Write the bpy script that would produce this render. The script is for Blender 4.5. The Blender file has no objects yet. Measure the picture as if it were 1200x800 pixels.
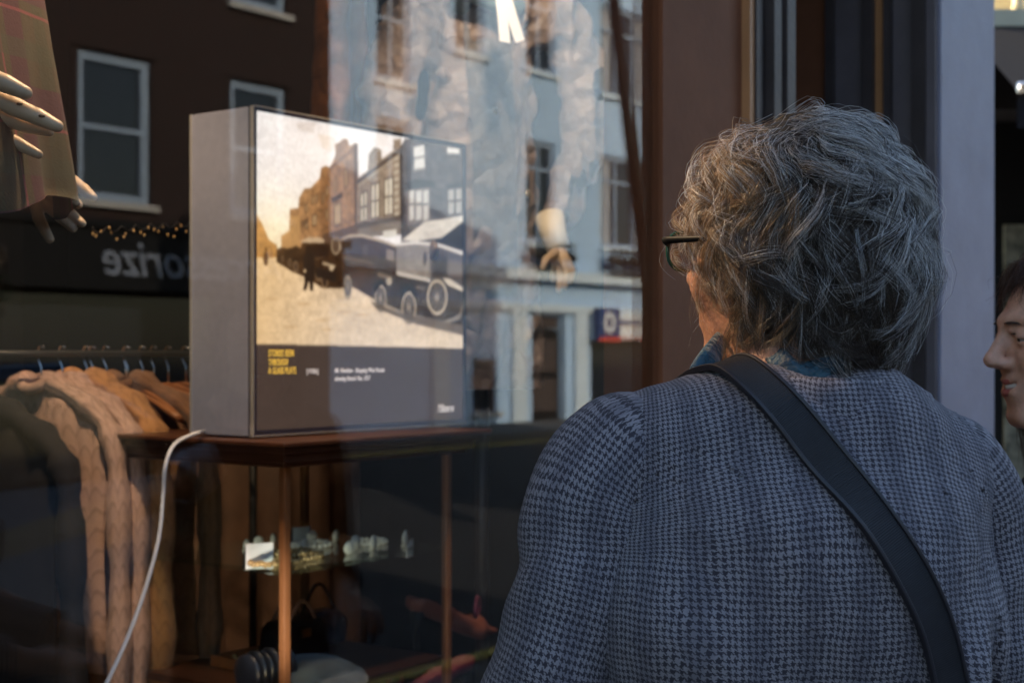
import bpy, math, random
import numpy as np
from mathutils import Vector, Matrix
from mathutils.bvhtree import BVHTree
R = math.radians
rng = np.random.default_rng(7)
random.seed(7)
SC = bpy.context.scene
COL = SC.collection

# ------------------------------------------------------------------ camera
CAMH = 1.45; FPX = 1700.0; HZ = 415.0
cam_d = bpy.data.cameras.new('camera'); cam = bpy.data.objects.new('camera', cam_d); COL.objects.link(cam)
cam.location = (0, 0, CAMH); cam.rotation_euler = (R(90), 0, 0)
cam_d.sensor_width = 36; cam_d.lens = 36*FPX/1200; cam_d.shift_y = 15/1200
cam_d.clip_start = 0.05; cam_d.clip_end = 600
cam_d.dof.use_dof = True; cam_d.dof.focus_distance = 1.36; cam_d.dof.aperture_fstop = 8.5
SC.camera = cam
# ------------------------------------------------------------------ world, sun, exposure
SUN_EL = R(19); SUN_DIR = Vector((-0.93, 0.36, 0)).normalized()
w = bpy.data.worlds.new('World'); SC.world = w; w.use_nodes = True
nt = w.node_tree; bg = nt.nodes['Background']
sky = nt.nodes.new('ShaderNodeTexSky'); sky.sky_type = 'NISHITA'; sky.sun_disc = False
sky.sun_elevation = SUN_EL; sky.sun_rotation = math.atan2(SUN_DIR.x, SUN_DIR.y)
nt.links.new(sky.outputs[0], bg.inputs[0]); bg.inputs[1].default_value = 0.15
sun_d = bpy.data.lights.new('sun', 'SUN'); sun = bpy.data.objects.new('sun', sun_d); COL.objects.link(sun)
sd = Vector((SUN_DIR.x*math.cos(SUN_EL), SUN_DIR.y*math.cos(SUN_EL), math.sin(SUN_EL)))
sun.rotation_euler = sd.to_track_quat('Z', 'Y').to_euler(); sun_d.energy = 3.2; sun_d.angle = R(0.5); sun_d.color = (1, .83, .62)
SC.view_settings.view_transform = 'Standard'; SC.view_settings.look = 'None'
SC.view_settings.gamma = 1; SC.view_settings.use_curve_mapping = False
SC.view_settings.exposure = 1.85
SC.render.engine = 'CYCLES'
SC.cycles.use_denoising = True
SC.cycles.max_bounces = 10; SC.cycles.transparent_max_bounces = 24; SC.cycles.sample_clamp_indirect = 6
SC.cycles.caustics_reflective = False; SC.cycles.caustics_refractive = False

# ------------------------------------------------------------------ frames
# shop frame: s along the shop front, d into the shop, z up; the glass is at d = 0, 1.3 m from the camera
GC = 1.3; TH = math.atan2(.8, .6)
def W(s, d, z=0): return Vector((.6*s-.8*(GC+d), .8*s+.6*(GC+d), z))
def sz(px, py, d):
    t = (px-600)/FPX; y = (GC+d)/(.6-.8*t)
    return y*(.6*t+.8), CAMH+(HZ-py)/FPX*y
def at(px, py, Y): return Vector(((px-600)/FPX*Y, Y, CAMH+(HZ-py)/FPX*Y))

# ------------------------------------------------------------------ materials
def mat(name, col, rough=.6, metal=0, var=0, vscale=20, bump=0, bscale=60, spec=None, sheen=0, emit=None, estr=0, coord='Object', col2=None, stretch=None):
    m = bpy.data.materials.new(name); m.use_nodes = True
    n = m.node_tree.nodes; l = m.node_tree.links; b = n['Principled BSDF']
    b.inputs['Base Color'].default_value = (*col, 1); b.inputs['Roughness'].default_value = rough
    b.inputs['Metallic'].default_value = metal
    if spec is not None: b.inputs['Specular IOR Level'].default_value = spec
    if sheen: b.inputs['Sheen Weight'].default_value = sheen
    if emit: b.inputs['Emission Color'].default_value = (*emit, 1); b.inputs['Emission Strength'].default_value = estr
    tc = n.new('ShaderNodeTexCoord'); src = tc.outputs[coord]
    if stretch:
        mp = n.new('ShaderNodeMapping'); mp.inputs['Scale'].default_value = stretch
        l.new(src, mp.inputs[0]); src = mp.outputs[0]
    if var or col2:
        t = n.new('ShaderNodeTexNoise'); t.inputs['Scale'].default_value = vscale; t.inputs['Detail'].default_value = 6
        t.inputs['Roughness'].default_value = .65
        l.new(src, t.inputs['Vector'])
        mx = n.new('ShaderNodeMix'); mx.data_type = 'RGBA'
        mr = n.new('ShaderNodeMapRange'); mr.inputs[1].default_value = .3; mr.inputs[2].default_value = .7
        l.new(t.outputs[0], mr.inputs[0]); l.new(mr.outputs[0], mx.inputs[0])
        c2 = col2 if col2 else tuple(min(1, c*(1+var)) for c in col)
        c1 = col if col2 else tuple(c*(1-var) for c in col)
        mx.inputs[6].default_value = (*c1, 1); mx.inputs[7].default_value = (*c2, 1)
        l.new(mx.outputs[2], b.inputs['Base Color'])
    if bump:
        t = n.new('ShaderNodeTexNoise'); t.inputs['Scale'].default_value = bscale; t.inputs['Detail'].default_value = 5
        l.new(src, t.inputs['Vector'])
        bp = n.new('ShaderNodeBump'); bp.inputs['Strength'].default_value = bump; bp.inputs['Distance'].default_value = .01
        l.new(t.outputs[0], bp.inputs['Height']); l.new(bp.outputs[0], b.inputs['Normal'])
    return m
class NB:
    """tiny node-math helper"""
    def __init__(s, m): s.n = m.node_tree.nodes; s.l = m.node_tree.links; s.b = s.n.get('Principled BSDF')
    def m(s, op, a, b=None, c=None):
        x = s.n.new('ShaderNodeMath'); x.operation = op
        for i, v in enumerate((a, b, c)):
            if v is None: continue
            if isinstance(v, (int, float)): x.inputs[i].default_value = v
            else: s.l.new(v, x.inputs[i])
        return x.outputs[0]
    def mix(s, f, a, b):
        x = s.n.new('ShaderNodeMix'); x.data_type = 'RGBA'
        for i, v in ((0, f), (6, a), (7, b)):
            if isinstance(v, tuple): x.inputs[i].default_value = (*v, 1)
            elif isinstance(v, (int, float)): x.inputs[i].default_value = v
            else: s.l.new(v, x.inputs[i])
        return x.outputs[2]
    def uv(s, kind='UV'):
        t = s.n.new('ShaderNodeTexCoord'); x = s.n.new('ShaderNodeSeparateXYZ'); s.l.new(t.outputs[kind], x.inputs[0])
        return x.outputs
    def noise(s, scale, detail=4, kind='Object', rough=.6):
        t = s.n.new('ShaderNodeTexCoord'); x = s.n.new('ShaderNodeTexNoise'); x.inputs['Scale'].default_value = scale
        x.inputs['Detail'].default_value = detail; x.inputs['Roughness'].default_value = rough
        s.l.new(t.outputs[kind], x.inputs['Vector']); return x.outputs[0]
    def bump(s, h, st, dist=.01):
        bp = s.n.new('ShaderNodeBump'); bp.inputs['Strength'].default_value = st; bp.inputs['Distance'].default_value = dist
        s.l.new(h, bp.inputs['Height']); s.l.new(bp.outputs[0], s.b.inputs['Normal'])

def glass_mat(name, f0, tint=(1, 1, 1), rough=0.0):
    m = bpy.data.materials.new(name); m.use_nodes = True
    h = NB(m); n, l = h.n, h.l; n.remove(h.b); out = n['Material Output']
    tr = n.new('ShaderNodeBsdfTransparent'); tr.inputs[0].default_value = (*tint, 1)
    gl = n.new('ShaderNodeBsdfAnisotropic'); gl.inputs['Roughness'].default_value = rough; gl.inputs['Color'].default_value = (1, 1, 1, 1)
    ge = n.new('ShaderNodeNewGeometry'); dp = n.new('ShaderNodeVectorMath'); dp.operation = 'DOT_PRODUCT'
    l.new(ge.outputs['Incoming'], dp.inputs[0]); l.new(ge.outputs['Normal'], dp.inputs[1])
    c = h.m('ABSOLUTE', dp.outputs['Value']); k = h.m('POWER', h.m('SUBTRACT', 1, c), 5)
    f = h.m('ADD', f0, h.m('MULTIPLY', k, 1-f0))
    mx = n.new('ShaderNodeMixShader'); l.new(f, mx.inputs[0]); l.new(tr.outputs[0], mx.inputs[1]); l.new(gl.outputs[0], mx.inputs[2])
    l.new(mx.outputs[0], out.inputs[0]); return m

M = {}
M['glass'] = glass_mat('shop_glass', .047, (.93, .95, .95))
M['glass_thin'] = glass_mat('cabinet_glass', .03, (.97, .98, .97))
M['lens'] = glass_mat('lens', .05)
M['paint_light'] = mat('grey_lilac_paint', (.28, .27, .345), .45, var=.12, vscale=6, bump=.15, bscale=90)
M['paint_mid'] = mat('slate_paint', (.145, .118, .122), .5, spec=.3, var=.15, vscale=6, bump=.12, bscale=90)
M['paint_dark'] = mat('charcoal_paint', (.060, .045, .042), .45, spec=.3, var=.2, vscale=8, bump=.12, bscale=80)
M['paint_brown'] = mat('umber_paint', (.22, .085, .042), .6, spec=.12, var=.15, vscale=4, bump=.1, bscale=60)
M['paint_tan'] = mat('chestnut_warm_edge_paint', (.48, .22, .09), .45, var=.15, vscale=8)
M['asphalt'] = mat('asphalt', (.028, .028, .031), .85, var=.35, vscale=40, bump=.5, bscale=150)
M['paving'] = mat('paving_stone', (.11, .105, .1), .8, var=.25, vscale=8, bump=.3, bscale=60)
M['kerb'] = mat('granite_kerb', (.28, .27, .26), .7, var=.2, vscale=30)
M['white_line'] = mat('road_paint', (.6, .6, .58), .7, var=.2, vscale=20)
M['yellow_line'] = mat('yellow_road_paint', (.55, .4, .06), .7, var=.2, vscale=20)
M['stucco'] = mat('blue_stucco', (.38, .55, .78), .8, var=.07, vscale=1.2, bump=.15, bscale=30)
M['stucco_trim'] = mat('pale_stucco', (.54, .65, .76), .7, var=.06, vscale=3)
M['white_frame'] = mat('white_window_paint', (.25, .33, .45), .5, var=.05, vscale=9)
M['stone'] = mat('pale_stone', (.42, .41, .40), .8, var=.15, vscale=4)
M['mottled'] = mat('mottled_marble', (.03, .035, .03), .35, col2=(.32, .33, .26), vscale=14)
M['cream'] = mat('sunlit_cream_render', (.8, .72, .5), .8, var=.15, vscale=3)  # sunlight on balustrade and upper storey put into this pale yellow
M['dark_void'] = mat('dark_room', (.02, .02, .024), .8)
M['slate'] = mat('roof_slate', (.06, .065, .075), .7, var=.2, vscale=10)
M['pane'] = mat('window_pane', (.018, .022, .03), .06, spec=.6)
M['curtain'] = mat('net_curtain', (.3, .33, .38), .9, var=.2, vscale=3)
M['black_iron'] = mat('black_iron', (.02, .02, .022), .4, bump=.1)
M['black_gloss'] = mat('black_gloss_paint', (.008, .008, .009), .6, spec=.2, var=.2, vscale=10)
M['steel'] = mat('steel', (.6, .6, .62), .25, 1)
M['brass'] = mat('brass', (.7, .45, .18), .3, 1)
M['navy_sign'] = mat('navy_sign', (.03, .05, .16), .4)
M['white_sign'] = mat('white_sign', (.7, .72, .75), .4)
M['red_sign'] = mat('red_sign', (.5, .06, .04), .4)
M['brown_wood'] = mat('varnished_mahogany', (.075, .03, .017), .3, var=.35, vscale=14, stretch=(1, 1, .12), bump=.08, bscale=40)
M['oak'] = mat('worn_oak_post', (.22, .09, .035), .4, var=.3, vscale=30, stretch=(1, 1, .1), bump=.15, bscale=60)
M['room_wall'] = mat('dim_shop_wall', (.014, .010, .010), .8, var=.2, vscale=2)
M['room_floor'] = mat('shop_floorboards', (.06, .035, .022), .5, var=.3, vscale=8)
M['panel'] = mat('cabinet_lining', (.20, .11, .075), .7, var=.3, vscale=12)
M['drape'] = mat('backcloth', (.016, .011, .010), .9, var=.25, vscale=7)
M['box_side'] = mat('brushed_box_side', (.30, .33, .45), .5, .1, var=.06, vscale=60)
M['box_trim'] = mat('dark_box_trim', (.035, .035, .06), .35)
M['box_edge'] = mat('polished_edge', (.75, .75, .72), .25, .6)
M['cable'] = mat('white_cable', (.60, .63, .70), .45)
M['skin'] = mat('skin', (.50, .25, .165), .5, var=.14, vscale=45, bump=.2, bscale=260)
M['skin2'] = mat('young_skin', (.70, .40, .28), .5, var=.16, vscale=60, bump=.2, bscale=420)
for k in ('skin', 'skin2'):
    b = M[k].node_tree.nodes['Principled BSDF']; b.inputs['Subsurface Weight'].default_value = .2; b.inputs['Subsurface Radius'].default_value = (.01, .004, .002); b.inputs['Subsurface Scale'].default_value = .6
M['lip'] = mat('lips', (.45, .12, .10), .4)
M['eye_white'] = mat('eye_white', (.34, .30, .28), .35)
M['iris'] = mat('iris', (.05, .03, .02), .1)
M['teeth'] = mat('teeth', (.75, .72, .66), .25)
M['frame_black'] = mat('spectacle_black', (.008, .008, .008), .5, spec=.2)
M['frame_green'] = mat('spectacle_green', (.03, .09, .06), .12)
M['scarf'] = mat('teal_silk', (.0, .085, .14), .5, col2=(.004, .014, .035), vscale=26, bump=.9, bscale=60, sheen=.3)
M['trousers'] = mat('dark_trousers', (.02, .02, .025), .9)
M['shoe'] = mat('shoe_leather', (.02, .015, .012), .4)
M['strap'] = mat('strap_webbing', (.012, .012, .015), .55, var=.3, vscale=80)
M['strap_edge'] = mat('strap_binding', (.022, .02, .026), .5)
M['strap_pad'] = mat('strap_brown_lining', (.035, .024, .018), .5)
M['white_cloth'] = mat('white_cotton', (.62, .66, .74), .85, var=.05, bump=.3, bscale=30)
M['black_cloth'] = mat('black_cloth', (.012, .011, .014), .95, var=.2)
M['wood_hand'] = mat('mannequin_maple', (.60, .42, .26), .42, var=.16, vscale=18, stretch=(1, .3, 1), bump=.05, bscale=30)
M['joint'] = mat('joint_hole', (.04, .025, .015), .7)
M['coat'] = mat('waxed_taupe_cloth', (.21, .16, .14), .5, var=.3, vscale=9, bump=1.0, bscale=16, sheen=.03)
M['coat_dark'] = mat('dark_waxed_cloth', (.13, .12, .12), .6, var=.2, vscale=12, bump=.5, bscale=22)
M['coat_blue'] = mat('teal_lining', (.13, .2, .22), .7, var=.2, vscale=12, bump=.4, bscale=20)
M['leather'] = mat('tan_leather', (.34, .12, .035), .5, var=.3, vscale=14, bump=.5, bscale=18)
M['button'] = mat('brass_snap', (.85, .78, .6), .25, .8)
M['tag'] = mat('price_card', (.92, .93, .95), .6)
M['shade_silk'] = mat('white_silk', (.75, .66, .5), .5)
M['card_back'] = mat('card_back', (.02, .02, .025), .6)
M['hanger_wood'] = mat('hanger_wood', (.28, .12, .05), .3, var=.2)
M['chrome'] = mat('chrome', (.8, .8, .82), .12, 1)
M['bead_gold'] = mat('amber_bead', (.62, .42, .2), .25, .3)
M['bead_pearl'] = mat('pearl_bead', (.8, .76, .66), .2)
M['navy_leather'] = mat('ink_leather', (.02, .025, .04), .3, var=.2)
M['brown_leather'] = mat('brown_leather', (.12, .055, .03), .4, var=.3)
M['felt'] = mat('grey_felt', (.07, .10, .13), .95, var=.2, sheen=.4)
M['rose'] = mat('rose_velvet', (.20, .035, .08), .6)
M['rust'] = mat('rust_velvet', (.22, .07, .045), .6)
M['sole'] = mat('shoe_lining', (.1, .05, .045), .7)
M['car_paint'] = mat('midnight_car_paint', (.02, .03, .055), .18, .3)
M['car_glass'] = mat('car_glass', (.02, .025, .03), .05, spec=.8)
M['tyre'] = mat('tyre', (.015, .015, .015), .85)
M['lamp_lit'] = mat('lamp_lit', (1, .8, .5), .4, emit=(1, .66, .34), estr=12)
M['lettering_y'] = mat('yellow_lettering', (.8, .5, .08), .5, emit=(.80, .50, .07), estr=.24)
M['lettering_w'] = mat('white_lettering', (.7, .66, .66), .5, emit=(.75, .7, .72), estr=.15)
M['lettering_s'] = mat('pale_sign_lettering', (.20, .23, .30), .5, emit=None)

# brick for the opposite house
def brick():
    m = mat('dark_red_brick', (.09, .035, .025), .85); h = NB(m)
    t = h.n.new('ShaderNodeTexCoord'); mp = h.n.new('ShaderNodeMapping'); mp.inputs['Rotation'].default_value = (R(90), 0, 0)
    h.l.new(t.outputs['Object'], mp.inputs[0])
    b = h.n.new('ShaderNodeTexBrick'); b.inputs['Scale'].default_value = 4.4
    b.inputs['Color1'].default_value = (.024, .008, .006, 1); b.inputs['Color2'].default_value = (.015, .006, .005, 1)
    b.inputs['Mortar'].default_value = (.02, .015, .014, 1); b.inputs['Mortar Size'].default_value = .018
    h.l.new(mp.outputs[0], b.inputs['Vector'])
    c = h.mix(h.m('MULTIPLY', h.noise(1.2), .5), b.outputs['Color'], (.02, .010, .009))
    h.l.new(c, h.b.inputs['Base Color']); return m
M['brick'] = brick()

def houndstooth(period=.0057):
    m = mat('houndstooth_wool', (.2, .2, .2), .95, sheen=.08); h = NB(m); T = period/8
    o = h.uv('UV'); wob = h.noise(26, 3)
    wv = h.m('ADD', h.m('MULTIPLY', h.m('SUBTRACT', wob, .5), .010), h.m('MULTIPLY', h.m('SUBTRACT', h.noise(240, 2), .5), .0022))
    x = h.m('FLOOR', h.m('DIVIDE', h.m('ADD', o[0], wv), T)); y = h.m('FLOOR', h.m('DIVIDE', h.m('ADD', o[1], wv), T))
    fm = lambda a, n: h.m('FLOORED_MODULO', a, n)
    wp = h.m('LESS_THAN', fm(x, 8), 4); wf = h.m('LESS_THAN', fm(y, 8), 4)
    ov = h.m('LESS_THAN', fm(h.m('ADD', x, y), 4), 2)
    v = h.m('ADD', h.m('MULTIPLY', ov, wp), h.m('MULTIPLY', h.m('SUBTRACT', 1, ov), wf))
    fuzz = h.noise(900, 2); big = h.noise(9, 3)
    light = h.mix(big, (.30, .30, .34), (.44, .40, .42)); dark = h.mix(big, (.022, .02, .032), (.038, .03, .038))
    light = h.mix(h.m('MULTIPLY', fuzz, .55), light, (.10, .10, .14))
    dark = h.mix(h.m('MULTIPLY', h.noise(700, 2), .35), dark, (.12, .12, .16))
    bd = h.m('MULTIPLY', h.m('ADD', h.m('SINE', h.m('MULTIPLY', o[0], 150)), h.m('MULTIPLY', h.m('SINE', h.m('MULTIPLY', o[1], 150)), .35)), 1.6)
    bd = h.m('MINIMUM', h.m('MAXIMUM', bd, 0), 1)
    light = h.mix(h.m('MULTIPLY', bd, .42), light, (.10, .10, .135))
    c = h.mix(v, dark, light)
    h.l.new(c, h.b.inputs['Base Color'])
    hh = h.m('ADD', h.m('MULTIPLY', fuzz, .5), h.m('MULTIPLY', v, .3))
    h.bump(hh, .9, .0022); return m
M['houndstooth'] = houndstooth()

def tartan():
    m = mat('tartan_wool', (.2, .2, .1), .95, sheen=.04); h = NB(m); o = h.uv('UV')
    def band(v, per, off, wd): return h.m('LESS_THAN', h.m('FLOORED_MODULO', h.m('ADD', v, off), per), wd)
    base = h.mix(h.noise(120, 3), (.045, .032, .010), (.085, .052, .018))
    c = base
    for v in (o[0], o[1]):
        c = h.mix(h.m('MULTIPLY', band(v, 0.137, 0.000, 0.034), .72), c, (.075, .008, .024))
        c = h.mix(h.m('MULTIPLY', band(v, 0.137, 0.072, 0.023), .6), c, (.05, .05, .02))
        c = h.mix(h.m('MULTIPLY', band(v, 0.137, 0.016, 0.004), .7), c, (.28, .05, .06))
    tw = h.m('LESS_THAN', h.m('FLOORED_MODULO', h.m('ADD', o[0], o[1]), .004), .002)
    c = h.mix(h.m('MULTIPLY', tw, .35), c, (.03, .02, .01))
    h.l.new(c, h.b.inputs['Base Color']); h.bump(h.noise(300, 3), .4, .002); return m
M['tartan'] = tartan()

def creases(m, sc=17):
    h = NB(m); a = h.m('ABSOLUTE', h.m('SUBTRACT', h.noise(sc, 3, rough=.45), .5)); b_ = h.m('ABSOLUTE', h.m('SUBTRACT', h.noise(sc*.45, 2), .5))
    h.bump(h.m('ADD', h.m('MULTIPLY', a, 1.2), h.m('MULTIPLY', b_, 2.4)), .8, .022)
creases(M['coat']); creases(M['coat_dark']); creases(M['leather'], 12)
def knit(col1, col2, name):
    m = mat(name, col1, .95, sheen=.1); h = NB(m); o = h.uv('UV')
    # rows of chevrons along v
    zig = h.m('ABSOLUTE', h.m('SINE', h.m('MULTIPLY', h.m('ADD', o[0], h.m('MULTIPLY', h.noise(30, 2), .006)), 105)))
    ph = h.m('FLOORED_MODULO', h.m('ADD', h.m('DIVIDE', o[1], .040), h.m('MULTIPLY', zig, .55)), 1)
    hole = h.m('LESS_THAN', ph, .22)
    row = h.m('SINE', h.m('MULTIPLY', o[1], 1800))
    c = h.mix(h.noise(60, 4), col1, col2); c = h.mix(h.m('ADD', h.m('MULTIPLY', hole, .22), h.m('MULTIPLY', h.m('SUBTRACT', 1, ph), .16)), c, tuple(x*.35 for x in col1))  # eyelets drawn dark, shading painted along each row
    h.l.new(c, h.b.inputs['Base Color'])
    hh = h.m('ADD', h.m('MULTIPLY', row, .15), h.m('MULTIPLY', ph, .9)); h.bump(hh, .9, .006); return m
M['knit_pink'] = knit((.56, .36, .28), (.74, .50, .40), 'blush_lace_knit')
M['knit_tan'] = knit((.50, .24, .09), (.60, .32, .13), 'caramel_knit')
M['knit_brown'] = knit((.20, .10, .05), (.28, .14, .07), 'brown_knit')

def hairmat(name, rough=.38):
    m = mat(name, (.2, .2, .2), rough, spec=.6); h = NB(m)
    a = h.n.new('ShaderNodeAttribute'); a.attribute_name = 'Col'; h.l.new(a.outputs['Color'], h.b.inputs['Base Color'])
    h.b.inputs['Anisotropic'].default_value = .5
    return m
M['hair_grey'] = hairmat('grey_hair', .32); M['hair_brown'] = hairmat('brown_hair', .35)

# ------------------------------------------------------------------ object helpers
def thing(name, label, cat, loc=(0, 0, 0), rz=0, group=None):
    o = bpy.data.objects.new(name, None); COL.objects.link(o); o.location = loc; o.rotation_euler = (0, 0, rz)
    o.empty_display_size = .1; o['label'] = label; o['category'] = cat
    if group: o['group'] = group
    return o
def tag(o, label, cat, group=None):
    o['label'] = label; o['category'] = cat
    if group: o['group'] = group
    return o
class MB:
    def __init__(s): s.v = []; s.f = []; s.uv = {}; s.sm = []
    def add(s, vs, fs, smooth=False):
        b = len(s.v); s.v += [tuple(v) for v in vs]; s.f += [tuple(b+i for i in f) for f in fs]; s.sm += [smooth]*len(fs); return s
    def box(s, x0, x1, y0, y1, z0, z1):
        if x0 > x1: x0, x1 = x1, x0
        if y0 > y1: y0, y1 = y1, y0
        if z0 > z1: z0, z1 = z1, z0
        return s.add([(x0, y0, z0), (x1, y0, z0), (x1, y1, z0), (x0, y1, z0), (x0, y0, z1), (x1, y0, z1), (x1, y1, z1), (x0, y1, z1)],
              [(0, 3, 2, 1), (4, 5, 6, 7), (0, 1, 5, 4), (1, 2, 6, 5), (2, 3, 7, 6), (3, 0, 4, 7)])
    def quad(s, a, b, c, d): return s.add([a, b, c, d], [(0, 1, 2, 3)])
    def tube(s, pts, rad, n=10, cap=True, smooth=True, flat=1.0):
        pts = [Vector(p) for p in pts]; k = len(pts)
        rads = [rad]*k if isinstance(rad, (int, float)) else list(rad)
        up = None; vs = []
        for i, p in enumerate(pts):
            t = (pts[min(i+1, k-1)]-pts[max(i-1, 0)]).normalized()
            if up is None: up = t.orthogonal().normalized()
            up = (up-t*up.dot(t)).normalized(); sd_ = t.cross(up)
            for j in range(n):
                a = 2*math.pi*j/n; vs.append(p+(up*math.cos(a)*flat+sd_*math.sin(a))*rads[i])
        fs = [(i*n+j, i*n+(j+1) % n, (i+1)*n+(j+1) % n, (i+1)*n+j) for i in range(k-1) for j in range(n)]
        if cap: fs += [tuple(range(n-1, -1, -1)), tuple((k-1)*n+j for j in range(n))]
        return s.add(vs, fs, smooth)
    def lathe(s, prof, n=24, c=(0, 0, 0), axis='z'):
        vs = []
        for r, h in prof:
            for j in range(n):
                a = 2*math.pi*j/n; x, y, z = r*math.cos(a), r*math.sin(a), h
                if axis == 'y': x, y, z = x, z, y
                if axis == 'x': x, y, z = z, x, y
                vs.append((c[0]+x, c[1]+y, c[2]+z))
        k = len(prof)
        fs = [(i*n+j, i*n+(j+1) % n, (i+1)*n+(j+1) % n, (i+1)*n+j) for i in range(k-1) for j in range(n)]
        fs += [tuple(range(n-1, -1, -1)), tuple((k-1)*n+j for j in range(n))]
        return s.add(vs, fs, True)
    def ell(s, c, r, n=14, m=8):
        prof = [(max(1e-4, math.sin(math.pi*i/m)), -math.cos(math.pi*i/m)) for i in range(m+1)]
        t = MB(); t.lathe(prof, n)
        return s.add([(c[0]+v[0]*r[0], c[1]+v[1]*r[1], c[2]+v[2]*r[2]) for v in t.v], t.f, True)
    def prism(s, poly, y0, y1):   # poly in x,z extruded along y
        n = len(poly); vs = [(x, y0, z) for x, z in poly]+[(x, y1, z) for x, z in poly]
        return s.add(vs, [tuple(range(n)), tuple(range(2*n-1, n-1, -1))]+[(i, n+i, n+(i+1) % n, (i+1) % n) for i in range(n)])
    def mesh(s, name, mt, uvf=None, bevel=0):
        me = bpy.data.meshes.new(name); me.from_pydata([tuple(v) for v in s.v], [], s.f); 
        if mt: me.materials.append(mt)
        me.polygons.foreach_set('use_smooth', s.sm)
        if uvf: set_uv(me, uvf)
        import bmesh as bm_
        b = bm_.new(); b.from_mesh(me); bm_.ops.recalc_face_normals(b, faces=b.faces); b.to_mesh(me); b.free()
        me.update(); return me
    def build(s, name, mt, parent=None, loc=None, rz=0, uvf=None, bevel=0):
        o = bpy.data.objects.new(name, s.mesh(name, mt, uvf)); COL.objects.link(o)
        if parent: o.parent = parent
        if loc is not None: o.location = loc
        if rz: o.rotation_euler = (0, 0, rz)
        if bevel:
            md = o.modifiers.new('bevel', 'BEVEL'); md.width = bevel; md.segments = 2; md.limit_method = 'ANGLE'
        return o
def set_uv(me, fn):
    co = np.empty(len(me.vertices)*3); me.vertices.foreach_get('co', co); co = co.reshape(-1, 3)
    uv = fn(co); li = np.empty(len(me.loops), dtype=np.int32); me.loops.foreach_get('vertex_index', li)
    l = me.uv_layers.new(name='UVMap'); l.data.foreach_set('uv', uv[li].astype(np.float32).ravel())
def npmesh(name, V, F, mt, smooth=True, uv=None, col=None):
    me = bpy.data.meshes.new(name); V = np.asarray(V, dtype=np.float32); F = np.asarray(F, dtype=np.int32); k = F.shape[1]
    me.vertices.add(len(V)); me.vertices.foreach_set('co', V.ravel())
    me.loops.add(F.size); me.loops.foreach_set('vertex_index', F.ravel())
    me.polygons.add(len(F)); me.polygons.foreach_set('loop_start', np.arange(0, F.size, k, dtype=np.int32))
    me.polygons.foreach_set('loop_total', np.full(len(F), k, dtype=np.int32))
    me.polygons.foreach_set('use_smooth', np.full(len(F), smooth))
    me.update(calc_edges=True)
    if mt: me.materials.append(mt)
    if uv is not None:
        l = me.uv_layers.new(name='UVMap'); l.data.foreach_set('uv', np.asarray(uv, dtype=np.float32)[F.ravel()].ravel())
    if col is not None:
        a = me.color_attributes.new('Col', 'FLOAT_COLOR', 'POINT')
        c = np.ones((len(V), 4), dtype=np.float32); c[:, :3] = col; a.data.foreach_set('color', c.ravel())
    me.validate(); return me
def linkm(name, me, parent=None, loc=None, rz=0):
    o = bpy.data.objects.new(name, me); COL.objects.link(o)
    if parent: o.parent = parent
    if loc is not None: o.location = loc
    o.rotation_euler = (0, 0, rz); return o
def struct(o): o['kind'] = 'structure'; return o
def text_mesh(body, size, mt, name, parent, org, xdir, zdir, ext=.002, sx=1.0, shear=0, bold=0, spacing=1.0, align='LEFT'):
    cu = bpy.data.curves.new('t', 'FONT'); cu.body = body; cu.size = size; cu.extrude = ext; cu.shear = shear; cu.offset = bold
    cu.space_character = spacing; cu.align_x = align
    ob = bpy.data.objects.new('t', cu); COL.objects.link(ob)
    dg = bpy.context.evaluated_depsgraph_get(); me = bpy.data.meshes.new_from_object(ob.evaluated_get(dg)); bpy.data.objects.remove(ob)
    X = Vector(xdir).normalized(); Z = Vector(zdir).normalized(); N = X.cross(Z)
    m = Matrix(((X.x, Z.x, N.x, org[0]), (X.y, Z.y, N.y, org[1]), (X.z, Z.z, N.z, org[2]), (0, 0, 0, 1)))
    me.transform(m @ Matrix.Diagonal((sx, 1, 1, 1))); me.name = name; me.materials.clear(); me.materials.append(mt)
    o = bpy.data.objects.new(name, me); COL.objects.link(o); o.parent = parent; return o

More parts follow.
